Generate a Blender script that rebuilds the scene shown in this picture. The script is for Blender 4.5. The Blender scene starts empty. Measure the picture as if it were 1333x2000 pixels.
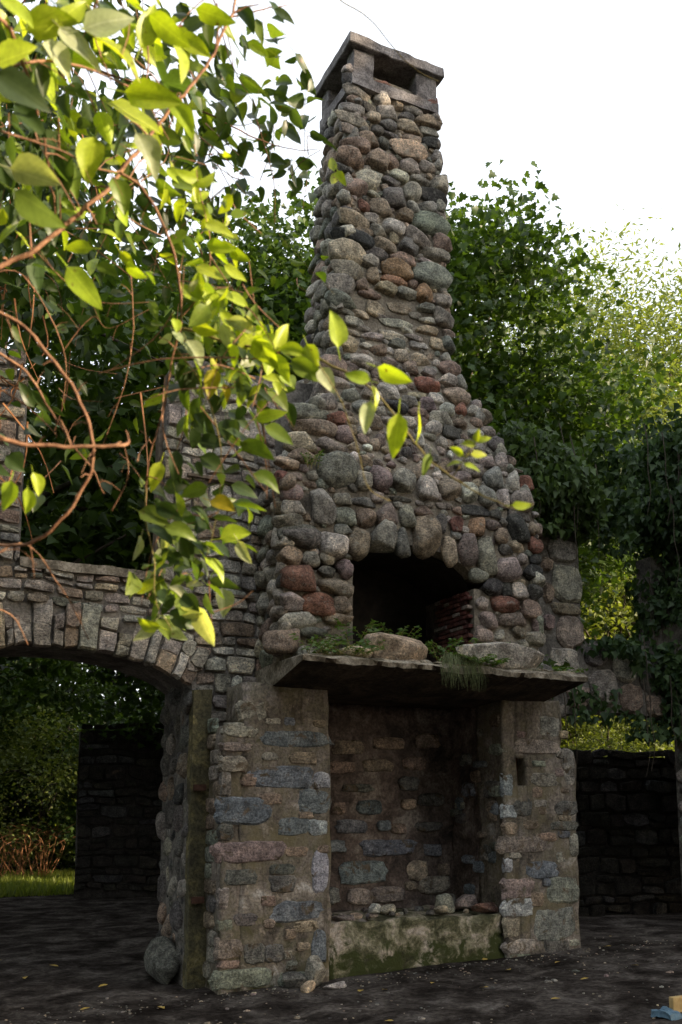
import bpy, bmesh, math, random
import numpy as np
from mathutils import Vector, Matrix, noise
R = math.radians
rng = np.random.default_rng(7)
random.seed(11)
scene = bpy.context.scene
col = scene.collection

# ------------------------------------------------------------------ camera
cam_d = bpy.data.cameras.new("camera"); cam = bpy.data.objects.new("camera", cam_d); col.objects.link(cam)
scene.camera = cam
cam_d.sensor_fit = 'VERTICAL'; cam_d.sensor_height = 36.0; cam_d.lens = 33.516
cam_d.shift_y = 0.1555; cam_d.shift_x = 0.0
cam_d.clip_start = 0.05; cam_d.clip_end = 2000
VIEW_AZ = R(63.9); PITCH = math.atan(262 / 1862.0)
CAM = Vector((-2.47, -7.25, 1.5))
cam.location = CAM
cam.rotation_euler = (R(90) + PITCH, 0, VIEW_AZ - R(90))
cam_d.dof.use_dof = True; cam_d.dof.focus_distance = 8.6; cam_d.dof.aperture_fstop = 4.5

# ------------------------------------------------------------------ sky and sun
SUN_EL = R(17); SUN_DIR = Vector((0.80, -0.60, 0)).normalized()
world = bpy.data.worlds.new("World"); scene.world = world; world.use_nodes = True
wt = world.node_tree; wt.nodes.clear()
sky = wt.nodes.new('ShaderNodeTexSky'); sky.sky_type = 'NISHITA'; sky.sun_disc = False
sky.sun_elevation = SUN_EL; sky.sun_rotation = math.atan2(SUN_DIR.x, SUN_DIR.y)
sky.air_density = 1.0; sky.dust_density = 4.0; sky.ozone_density = 1.0
bg = wt.nodes.new('ShaderNodeBackground'); bg.inputs['Strength'].default_value = 0.15
wo = wt.nodes.new('ShaderNodeOutputWorld')
hz = wt.nodes.new('ShaderNodeMix'); hz.data_type = 'RGBA'; hz.inputs[0].default_value = 0.62   # thin bright overcast veil over the clear sky
hz.inputs[7].default_value = (5.2, 5.3, 5.4, 1)
wt.links.new(sky.outputs[0], hz.inputs[6]); wt.links.new(hz.outputs[2], bg.inputs[0]); wt.links.new(bg.outputs[0], wo.inputs[0])
sun_d = bpy.data.lights.new("sun", 'SUN'); sun = bpy.data.objects.new("sun", sun_d); col.objects.link(sun)
sun_d.energy = 5.0; sun_d.angle = R(0.6); sun_d.color = (1.0, 0.80, 0.56)
to_sun = Vector((SUN_DIR.x * math.cos(SUN_EL), SUN_DIR.y * math.cos(SUN_EL), math.sin(SUN_EL)))
sun.rotation_euler = (-to_sun).to_track_quat('-Z', 'Y').to_euler()
scene.view_settings.view_transform = 'Standard'; scene.view_settings.look = 'None'
scene.view_settings.exposure = 1.45; scene.view_settings.gamma = 1.0
scene.view_settings.use_curve_mapping = False
scene.cycles.max_bounces = 3; scene.cycles.diffuse_bounces = 2; scene.cycles.transmission_bounces = 2; scene.cycles.glossy_bounces = 2
scene.cycles.sample_clamp_indirect = 6.0

# ------------------------------------------------------------------ layout tables (metres: X along the fireplace front, Z up)
FRONT = [(1.37,8.682,0.204,0.135,'g',0),(1.406,8.585,0.277,0.149,'d',0),(1.709,8.614,0.222,0.137,'r',0),(1.7,8.49,0.192,0.151,'w',0),(1.869,8.491,0.134,0.117,'t',0),(1.957,8.605,0.225,0.153,'d',0),(2.227,8.634,0.258,0.162,'r',0),(1.42,8.464,0.292,0.122,'g',0),(1.375,8.367,0.174,0.094,'b',0),(1.539,8.351,0.161,0.109,'d',0),(1.359,8.266,0.275,0.134,'g',0),(1.767,8.358,0.252,0.151,'g',0),(2.057,8.497,0.255,0.125,'g',0),(2.273,8.527,0.152,0.084,'g',0),(1.598,8.269,0.161,0.122,'t',0),(1.976,8.386,0.164,0.083,'d',0),(1.373,8.147,0.362,0.121,'g',0),(1.765,8.23,0.192,0.11,'d',0),(2.006,8.291,0.254,0.118,'t',0),(2.23,8.413,0.302,0.126,'b',0),(2.252,8.315,0.212,0.084,'g',0),(1.642,8.137,0.132,0.109,'d',0),(1.314,8.046,0.202,0.107,'g',0),(1.491,8.085,0.131,0.067,'d',0),(1.794,8.129,0.177,0.082,'d',0),(2.043,8.168,0.224,0.111,'b',0),(2.266,8.205,0.196,0.112,'k',0),(1.543,7.993,0.218,0.135,'b',0),(1.716,8.007,0.117,0.136,'d',0),(1.401,7.887,0.303,0.147,'b',0),(2.017,8.033,0.432,0.193,'T',0),(1.669,7.896,0.161,0.081,'d',0),(1.334,7.728,0.302,0.2,'b',0),(1.623,7.779,0.233,0.189,'b',0),(1.798,7.835,0.176,0.15,'b',0),(2.006,7.851,0.193,0.151,'g',0),(2.343,8.057,0.136,0.126,'g',0),(2.22,7.912,0.225,0.111,'g',0),(1.267,7.607,0.214,0.079,'d',0),(1.531,7.554,0.246,0.174,'w',0),(1.88,7.715,0.221,0.137,'w',0),(1.787,7.612,0.22,0.095,'d',0),(2.129,7.734,0.223,0.111,'g',0),(2.336,7.754,0.135,0.167,'g',0),(1.397,7.433,0.258,0.173,'b',0),(2.032,7.578,0.192,0.178,'g',0),(1.596,7.423,0.159,0.067,'g',0),(1.838,7.446,0.278,0.204,'d',0),(2.292,7.606,0.33,0.153,'k',0),(1.266,7.294,0.171,0.132,'g',0),(1.491,7.27,0.129,0.107,'r',0),(1.677,7.304,0.232,0.148,'b',0),(2.045,7.413,0.133,0.137,'g',0),(2.218,7.457,0.194,0.138,'g',0),(2.361,7.455,0.12,0.139,'g',0),(1.351,7.108,0.341,0.171,'t',0),(1.579,7.16,0.173,0.107,'g',0),(1.935,7.293,0.176,0.122,'b',0),(2.236,7.285,0.425,0.205,'n',0),(1.81,7.137,0.249,0.185,'w',0),(1.469,6.99,0.228,0.106,'b',0),(1.637,7.039,0.181,0.122,'g',0),(1.809,7.03,0.116,0.123,'t',0),(1.368,6.89,0.421,0.165,'k',0),(2.089,7.093,0.286,0.187,'g',0),(2.377,7.106,0.222,0.19,'b',0),(1.721,6.916,0.247,0.138,'b',0),(1.981,6.955,0.234,0.186,'d',0),(2.283,6.972,0.339,0.126,'g',0),(1.293,6.718,0.354,0.224,'t',0),(1.618,6.79,0.229,0.121,'d',0),(1.909,6.821,0.266,0.123,'b',0),(1.532,6.679,0.179,0.136,'g',0),(2.227,6.849,0.27,0.086,'g',0),(1.308,6.548,0.338,0.179,'g',0),(1.838,6.696,0.314,0.184,'O',0),(1.581,6.564,0.13,0.136,'b',0),(2.242,6.72,0.421,0.234,'n',0),(1.234,6.379,0.319,0.207,'g',0),(1.464,6.438,0.145,0.12,'b',0),(1.819,6.57,0.297,0.092,'O',0),(1.715,6.455,0.213,0.121,'t',0),(1.546,6.364,0.243,0.09,'b',0),(1.955,6.467,0.248,0.138,'g',0),(2.149,6.516,0.201,0.201,'O',0),(2.371,6.497,0.186,0.157,'g',0),(1.233,6.215,0.319,0.162,'n',0),(2.163,6.364,0.184,0.093,'g',0),(2.376,6.318,0.236,0.172,'g',0),(2.417,6.164,0.151,0.094,'b',0),(1.252,5.769,0.284,0.176,'t',0),(1.614,5.791,0.177,0.119,'b',0),(1.484,5.802,0.144,0.074,'w',0),(1.752,5.817,0.097,0.075,'w',0),(1.882,5.787,0.179,0.136,'t',0),(1.413,5.609,0.221,0.176,'w',0),(2.089,5.793,0.214,0.122,'t',0),(2.266,5.8,0.1,0.077,'w',0),(2.4,5.759,0.25,0.17,'b',0),(1.728,5.677,0.193,0.09,'p',0),(1.962,5.663,0.179,0.136,'b',0),(1.562,5.523,0.143,0.132,'p',0),(2.15,5.654,0.18,0.122,'g',0),(2.35,5.602,0.182,0.138,'w',0),(1.396,5.449,0.157,0.116,'g',0),(2.103,5.501,0.276,0.166,'R',0),(1.653,5.328,0.221,0.161,'w',0),(1.814,5.399,0.096,0.081,'g',0),(1.974,5.357,0.193,0.089,'t',0),(2.183,5.377,0.162,0.09,'w',0),(1.865,5.264,0.207,0.118,'g',0),(2.425,5.449,0.296,0.168,'t',0),(1.711,5.187,0.22,0.131,'k',0),(2.069,5.274,0.177,0.134,'p',0),(2.282,5.268,0.195,0.135,'w',0),(2.457,5.305,0.131,0.137,'R',0),(2.647,5.399,0.133,0.108,'g',0),(1.953,5.154,0.223,0.103,'b',0),(1.249,6.134,0.239,0.074,'g',1),(1.46,5.997,0.193,0.06,'w',1),(1.558,5.926,0.225,0.075,'w',1),(1.847,6.135,0.36,0.091,'w',1),(1.776,6.0,0.326,0.106,'w',1),(2.085,5.959,0.198,0.069,'w',1),(1.932,6.092,0.181,0.061,'w',1),(1.444,6.134,0.177,0.075,'t',1),(1.611,6.222,0.195,0.135,'t',1),(1.883,6.304,0.263,0.107,'t',1),(2.196,6.25,0.2,0.062,'w',1),(1.677,6.159,0.179,0.06,'g',1),(2.176,6.132,0.233,0.093,'t',1),(1.378,6.04,0.192,0.089,'g',1),(2.315,6.018,0.201,0.108,'t',1),(2.056,6.265,0.149,0.069,'g',1),(2.016,6.015,0.198,0.069,'g',1),(1.345,5.924,0.175,0.059,'t',1),(0.775,4.914,0.366,0.134,'n',0),(0.814,4.767,0.422,0.151,'b',0),(1.045,4.898,0.195,0.145,'R',0),(1.104,4.754,0.175,0.144,'p',0),(0.669,4.587,0.283,0.166,'t',0),(0.964,4.593,0.287,0.16,'p',0),(0.981,4.366,0.361,0.29,'n',0),(1.226,4.319,0.173,0.196,'g',0),(1.411,4.361,0.194,0.216,'p',0),(1.634,4.358,0.255,0.227,'g',0),(1.89,4.339,0.199,0.193,'w',0),(2.128,4.358,0.221,0.205,'b',0),(2.335,4.36,0.183,0.207,'w',0),(2.536,4.361,0.175,0.19,'g',0),(2.728,4.36,0.145,0.192,'w',0),(2.939,4.372,0.262,0.214,'P',0),(2.197,5.137,0.251,0.145,'g',0),(2.085,5.014,0.165,0.134,'w',0),(2.409,5.125,0.148,0.117,'b',0),(2.282,5.005,0.188,0.116,'d',0),(1.804,5.023,0.204,0.114,'w',0),(2.563,5.043,0.148,0.118,'g',0),(2.718,5.268,0.172,0.16,'b',0),(2.714,5.096,0.15,0.119,'g',0),(2.779,4.972,0.213,0.158,'d',0),(2.809,4.799,0.127,0.138,'w',0),(2.634,4.745,0.21,0.117,'p',0),(2.897,4.582,0.148,0.196,'w',0),(3.039,4.584,0.17,0.138,'R',0),(2.664,4.575,0.229,0.213,'n',0),(2.932,4.821,0.107,0.099,'p',0),(2.448,4.624,0.207,0.153,'g',0),(2.14,4.85,0.123,0.134,'g',0),(2.38,4.83,0.166,0.116,'g',0),(1.171,4.541,0.097,0.09,'W',0),(1.329,4.663,0.078,0.073,'W',0),(2.211,4.744,0.072,0.086,'W',0),(1.989,4.745,0.102,0.132,'w',0),(1.906,4.852,0.092,0.123,'w',0),(0.513,4.361,0.203,0.103,'t',0),(0.661,4.447,0.262,0.139,'b',0),(0.479,4.193,0.165,0.153,'R',0),(0.553,4.1,0.184,0.171,'p',0),(0.572,3.973,0.202,0.136,'g',0),(0.821,4.034,0.243,0.329,'g',0),(0.519,3.845,0.256,0.136,'g',0),(0.61,3.745,0.349,0.153,'d',0),(1.048,3.96,0.189,0.14,'n',0),(1.038,4.11,0.189,0.105,'g',0),(1.251,3.97,0.191,0.168,'b',0),(1.459,4.034,0.212,0.179,'p',0),(1.662,4.044,0.137,0.181,'g',0),(1.848,4.106,0.197,0.11,'b',0),(2.026,4.037,0.119,0.184,'d',0),(2.187,4.049,0.14,0.149,'r',0),(2.405,4.05,0.162,0.207,'O',0),(2.595,4.085,0.184,0.095,'p',0),(2.868,4.092,0.228,0.269,'k',0),(3.078,4.099,0.126,0.136,'b',0),(1.467,4.762,0.119,0.138,'p',0),(1.504,4.675,0.079,0.092,'b',0),(1.407,4.709,0.099,0.11,'b',0),(1.521,4.595,0.069,0.064,'p',0),(1.734,4.687,0.1,0.111,'d',0),(1.827,4.736,0.071,0.084,'p',0),(1.723,4.801,0.08,0.093,'b',0),(1.822,4.65,0.07,0.074,'P',0),(1.551,4.528,0.098,0.064,'p',0),(1.416,4.514,0.098,0.073,'P',0),(2.127,4.782,0.082,0.076,'g',0),(2.041,4.68,0.061,0.075,'g',0),(1.615,4.665,0.07,0.092,'r',0),(2.134,4.601,0.142,0.113,'b',0),(1.895,4.59,0.08,0.075,'g',0),(1.287,4.521,0.117,0.126,'b',0),(1.591,4.829,0.11,0.102,'g',0),(2.353,4.913,0.104,0.087,'g',0),(2.398,4.702,0.124,0.096,'g',0),(1.232,4.12,0.248,0.08,'d',1),(2.397,4.201,0.305,0.09,'k',1),(2.632,4.205,0.134,0.091,'d',1),(2.896,4.232,0.239,0.093,'d',1),(2.883,4.719,0.297,0.051,'g',1),(1.592,4.199,0.234,0.054,'d',1),(2.071,4.203,0.18,0.065,'g',1),(0.932,3.702,0.276,0.245,'w',0),(1.176,3.756,0.204,0.307,'b',0),(1.408,3.809,0.22,0.287,'g',0),(1.61,3.798,0.157,0.242,'d',0),(1.857,3.89,0.278,0.38,'b',0),(2.091,3.782,0.174,0.285,'t',0),(2.303,3.82,0.203,0.313,'p',0),(2.508,3.768,0.218,0.354,'g',0),(2.671,3.994,0.166,0.154,'b',0),(3.062,4.096,0.141,0.157,'b',0),(3.073,3.953,0.141,0.157,'R',0),(2.728,3.864,0.166,0.102,'d',0),(2.911,3.802,0.139,0.103,'g',0),(3.068,3.807,0.126,0.104,'k',0),(2.738,3.679,0.303,0.23,'P',0),(3.025,3.667,0.238,0.161,'k',0),(0.632,3.735,0.322,0.207,'d',0),(0.536,3.539,0.221,0.171,'b',0),(0.727,3.545,0.174,0.138,'g',0),(0.881,3.563,0.15,0.116,'g',0),(1.041,3.496,0.151,0.164,'p',0),(0.634,3.366,0.344,0.217,'r',0),(0.869,3.449,0.175,0.097,'d',0),(0.957,3.331,0.3,0.162,'b',0),(0.551,3.176,0.22,0.17,'g',0),(0.795,3.165,0.272,0.172,'R',0),(1.021,3.186,0.175,0.139,'b',0),(0.613,3.012,0.342,0.147,'g',0),(0.983,3.055,0.274,0.127,'b',0),(0.482,2.833,0.302,0.235,'b',0),(2.558,3.482,0.245,0.164,'k',0),(2.718,3.498,0.104,0.14,'k',0),(2.87,3.488,0.18,0.141,'w',0),(3.057,3.493,0.168,0.155,'d',0),(2.698,3.343,0.315,0.152,'R',0),(3.004,3.321,0.222,0.155,'b',0),(2.8,3.205,0.329,0.127,'p',0),(2.514,3.176,0.189,0.15,'p',0),(3.062,3.197,0.111,0.18,'P',0),(2.421,3.594,0.19,0.126,'g',0),(0.747,2.921,0.27,0.114,'d',0)]
PIER_LEFT = [(0.278,2.259,0.213,0.158,'g'),(0.184,2.101,0.268,0.104,'g'),(0.644,2.045,0.577,0.12,'B'),(0.146,1.966,0.252,0.065,'p'),(0.121,1.826,0.223,0.117,'g'),(0.064,1.674,0.083,0.18,'g'),(0.534,1.724,0.471,0.159,'B'),(0.906,1.709,0.146,0.121,'L'),(0.208,1.461,0.432,0.194,'B'),(0.834,1.525,0.246,0.174,'B'),(0.65,1.332,0.271,0.132,'B'),(0.871,1.317,0.173,0.12,'L'),(0.064,1.288,0.124,0.115,'d'),(0.28,1.136,0.556,0.155,'p'),(0.886,0.963,0.144,0.306,'L'),(0.555,0.991,0.211,0.078,'d'),(0.556,0.872,0.211,0.13,'d'),(0.202,0.94,0.248,0.115,'d'),(0.711,0.653,0.438,0.138,'B'),(0.247,0.608,0.193,0.089,'d'),(0.047,0.775,0.109,0.152,'g'),(0.119,0.398,0.204,0.139,'p'),(0.317,0.349,0.165,0.153,'d'),(0.881,0.374,0.128,0.25,'B'),(0.609,0.317,0.07,0.058,'g'),(0.492,0.337,0.153,0.116,'d'),(0.241,0.161,0.436,0.126,'n'),(0.731,1.89,0.231,0.094,'b'),(0.452,1.55,0.184,0.079,'b'),(0.762,1.421,0.129,0.053,'t'),(0.258,1.701,0.126,0.091,'b'),(0.679,1.127,0.199,0.079,'b'),(0.434,0.746,0.125,0.078,'b'),(0.767,0.531,0.212,0.079,'t'),(0.077,0.568,0.122,0.088,'n'),(0.686,0.115,0.252,0.117,'n')]
PIER_RIGHT = [(2.775,1.677,0.165,0.191,'L'),(2.79,1.445,0.164,0.114,'L'),(2.952,1.482,0.207,0.153,'d'),(3.218,1.738,0.274,0.117,'g'),(2.964,1.139,0.473,0.134,'p'),(2.754,0.961,0.122,0.113,'L'),(3.153,0.914,0.352,0.144,'B'),(2.871,0.758,0.305,0.17,'P'),(2.877,0.586,0.325,0.151,'L'),(3.393,0.72,0.313,0.213,'n'),(3.286,0.412,0.414,0.268,'n'),(3.381,1.019,0.126,0.088,'g'),(3.417,1.311,0.317,0.078,'d'),(3.135,2.051,0.484,0.127,'g'),(3.448,1.472,0.254,0.118,'d'),(2.889,0.236,0.303,0.112,'g'),(3.301,0.192,0.268,0.153,'d'),(3.5,1.857,0.128,0.297,'g'),(3.531,1.129,0.106,0.177,'g'),(2.885,0.13,0.262,0.084,'n'),(3.285,2.238,0.234,0.178,'g'),(2.85,1.902,0.104,0.154,'t'),(2.808,1.289,0.143,0.095,'t'),(3.222,1.21,0.209,0.077,'b'),(3.085,0.641,0.144,0.114,'b'),(2.782,0.403,0.181,0.168,'t'),(3.12,1.623,0.125,0.097,'b'),(3.039,1.324,0.166,0.077,'b')]
NICHE = [(1.811,1.482,0.256,0.139,'B'),(1.615,1.301,0.316,0.127,'B'),(1.976,1.308,0.15,0.1,'B'),(2.008,1.105,0.579,0.159,'B'),(2.508,1.066,0.197,0.122,'B'),(1.466,1.125,0.188,0.116,'B'),(1.754,0.883,0.506,0.215,'B'),(2.332,0.876,0.217,0.181,'t'),(2.526,0.734,0.349,0.162,'g'),(1.71,0.651,0.252,0.156,'P'),(2.015,0.667,0.362,0.148,'p'),(2.476,1.293,0.308,0.082,'d'),(2.503,1.551,0.287,0.123,'d'),(2.251,1.708,0.219,0.142,'d'),(1.692,1.664,0.319,0.079,'d'),(1.435,0.671,0.124,0.154,'n'),(1.519,1.854,0.297,0.118,'b'),(1.913,1.88,0.324,0.12,'b'),(2.322,1.907,0.264,0.123,'b'),(1.584,2.048,0.32,0.138,'b'),(2.027,2.099,0.37,0.121,'b'),(2.465,2.131,0.267,0.144,'b'),(2.248,1.511,0.175,0.101,'b'),(2.132,1.277,0.173,0.1,'b'),(2.633,0.877,0.132,0.122,'b'),(2.262,0.734,0.129,0.08,'b'),(1.477,1.472,0.147,0.117,'b')]
BRANCHES = [('main',[(-2.421,-5.181,2.492),(-2.348,-5.204,2.608),(-2.289,-5.209,2.656),(-2.228,-5.215,2.699),(-2.157,-5.231,2.771),(-2.095,-5.243,2.85),(-2.042,-5.251,2.93),(-1.988,-5.26,3.018),(-1.929,-5.275,3.12),(-1.868,-5.29,3.223),(-1.817,-5.303,3.341),(-1.794,-5.304,3.473)],0.008,0.004),('fork',[(-2.066,-5.344,2.856),(-2.015,-5.338,2.833),(-1.97,-5.325,2.781),(-1.934,-5.306,2.717),(-1.913,-5.28,2.662),(-1.897,-5.252,2.605),(-1.898,-5.218,2.558),(-1.903,-5.177,2.487),(-1.907,-5.135,2.402),(-1.923,-5.086,2.315),(-1.918,-5.052,2.25)],0.0045,0.002),('cane',[(-2.439,-5.292,2.544),(-2.353,-5.319,2.508),(-2.295,-5.334,2.48),(-2.236,-5.348,2.445),(-2.175,-5.358,2.377),(-2.126,-5.36,2.298),(-2.106,-5.35,2.229),(-2.11,-5.329,2.17),(-2.142,-5.293,2.099),(-2.185,-5.254,2.044),(-2.231,-5.22,2.033),(-2.278,-5.189,2.043),(-2.376,-5.138,2.078)],0.005,0.004),('cane',[(-2.428,-5.072,2.542),(-2.27,-5.106,2.502),(-2.201,-5.096,2.46),(-2.138,-5.077,2.381),(-2.085,-5.056,2.323),(-2.038,-5.036,2.287),(-2.007,-5.008,2.25)],0.0045,0.002),('cane',[(-2.423,-5.36,2.211),(-2.288,-5.39,2.196),(-2.231,-5.385,2.195),(-2.154,-5.39,2.202),(-2.056,-5.406,2.216),(-2.039,-5.384,2.241)],0.006,0.004),('spray',[(-1.881,-5.183,2.616),(-1.792,-5.253,2.572),(-1.716,-5.318,2.541),(-1.641,-5.383,2.515),(-1.599,-5.43,2.473),(-1.559,-5.476,2.432),(-1.507,-5.522,2.353),(-1.478,-5.559,2.287),(-1.44,-5.599,2.216),(-1.404,-5.641,2.164),(-1.361,-5.689,2.123),(-1.33,-5.732,2.096),(-1.319,-5.771,2.096)],0.0045,0.0016),('spray',[(-1.455,-5.691,2.155),(-1.442,-5.709,2.185),(-1.429,-5.727,2.213),(-1.425,-5.74,2.231)],0.0018,0.001),('hang',[(-1.878,-5.146,2.583),(-1.804,-5.141,2.496),(-1.758,-5.119,2.383),(-1.741,-5.088,2.304),(-1.736,-5.051,2.224),(-1.745,-5.003,2.116)],0.0026,0.0013),('hang',[(-1.917,-5.058,2.287),(-1.91,-5.03,2.18),(-1.885,-5.016,2.097),(-1.873,-4.992,2.001),(-1.828,-4.989,1.929)],0.0026,0.0013),('shade',[(-2.028,-4.456,3.818),(-1.746,-4.516,3.751),(-1.593,-4.52,3.728),(-1.449,-4.519,3.704),(-1.334,-4.51,3.711),(-1.214,-4.507,3.748)],0.005,0.0015),('shade',[(-1.882,-4.842,3.673),(-1.709,-4.865,3.756),(-1.563,-4.875,3.843),(-1.48,-4.852,3.911)],0.004,0.0015),('thread',[(-1.542,-4.819,3.898),(-1.539,-4.803,3.787),(-1.539,-4.777,3.618)],0.001,0.0007),('thread',[(-1.529,-4.444,3.615),(-1.35,-4.465,3.431),(-1.237,-4.467,3.329),(-1.131,-4.47,3.251)],0.0014,0.0008),('thread',[(-1.485,-5.156,3.717),(-1.428,-5.118,3.725),(-1.329,-5.099,3.725),(-1.224,-5.075,3.678),(-1.132,-5.051,3.664),(-1.052,-5.026,3.682)],0.0022,0.0015),('thread',[(-1.658,-5.489,2.435),(-1.593,-5.468,2.369),(-1.54,-5.439,2.283),(-1.498,-5.407,2.216),(-1.434,-5.393,2.197)],0.0015,0.0008),('twig',[(-1.929,-4.824,2.984),(-1.895,-4.775,2.807),(-1.905,-4.709,2.653),(-1.94,-4.631,2.509)],0.0025,0.0012),('twig',[(-2.4,-5.598,2.94),(-2.319,-5.502,2.968),(-2.264,-5.386,2.955),(-2.212,-5.263,2.905),(-2.167,-5.136,2.849)],0.006,0.0025),('twig',[(-2.175,-5.167,3.071),(-2.155,-5.107,2.987),(-2.098,-5.069,2.923)],0.003,0.0015),('twig',[(-2.008,-5.283,3.294),(-1.997,-5.273,3.188),(-2.012,-5.25,3.089)],0.003,0.002),('twig',[(-2.145,-5.422,3.173),(-2.137,-5.365,3.139),(-2.092,-5.321,3.078)],0.003,0.002),('twig',[(-2.315,-4.929,1.995),(-2.186,-4.937,2.118),(-2.081,-4.899,2.025),(-1.998,-4.847,1.912)],0.003,0.0014),('twig',[(-2.292,-4.935,1.96),(-2.2,-4.922,1.946),(-2.15,-4.88,1.883)],0.003,0.0014),('twig',[(-2.319,-4.724,2.847),(-2.21,-4.757,2.901),(-2.114,-4.759,2.792),(-2.065,-4.736,2.668),(-2.066,-4.691,2.569)],0.003,0.0015),('twig',[(-2.239,-4.827,2.538),(-2.161,-4.804,2.507),(-2.09,-4.776,2.461)],0.003,0.0015),('twig',[(-1.987,-5.01,2.201),(-1.959,-5.037,2.287),(-1.969,-5.044,2.36)],0.0025,0.0012),('twig',[(-2.076,-4.711,2.721),(-2.007,-4.76,2.818),(-1.961,-4.778,2.79),(-1.858,-4.837,2.845)],0.002,0.001),('twig',[(-2.023,-5.219,2.931),(-1.951,-5.162,3.057),(-1.787,-5.134,3.087)],0.0025,0.001),('twig',[(-2.204,-5.004,2.837),(-2.104,-5.003,2.757),(-2.028,-4.999,2.737),(-1.906,-5.024,2.755)],0.002,0.001),('twig',[(-1.879,-5.188,2.64),(-1.831,-5.21,2.719),(-1.823,-5.218,2.835),(-1.849,-5.211,2.963),(-1.855,-5.203,3.02)],0.0022,0.0012),('twig',[(-1.888,-5.16,2.561),(-1.797,-5.154,2.571),(-1.71,-5.135,2.518),(-1.634,-5.113,2.474)],0.002,0.001),('twig',[(-1.735,-5.047,2.225),(-1.788,-5.028,2.197),(-1.847,-5.008,2.182),(-1.885,-5.004,2.204)],0.0018,0.001),('twig',[(-2.327,-5.412,2.958),(-2.19,-5.347,3.071),(-2.032,-5.281,3.117),(-1.926,-5.195,3.192)],0.004,0.002),('twig',[(-2.319,-5.396,2.832),(-2.207,-5.377,2.842),(-2.107,-5.352,2.844),(-2.059,-5.307,2.883)],0.003,0.002)]
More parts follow.
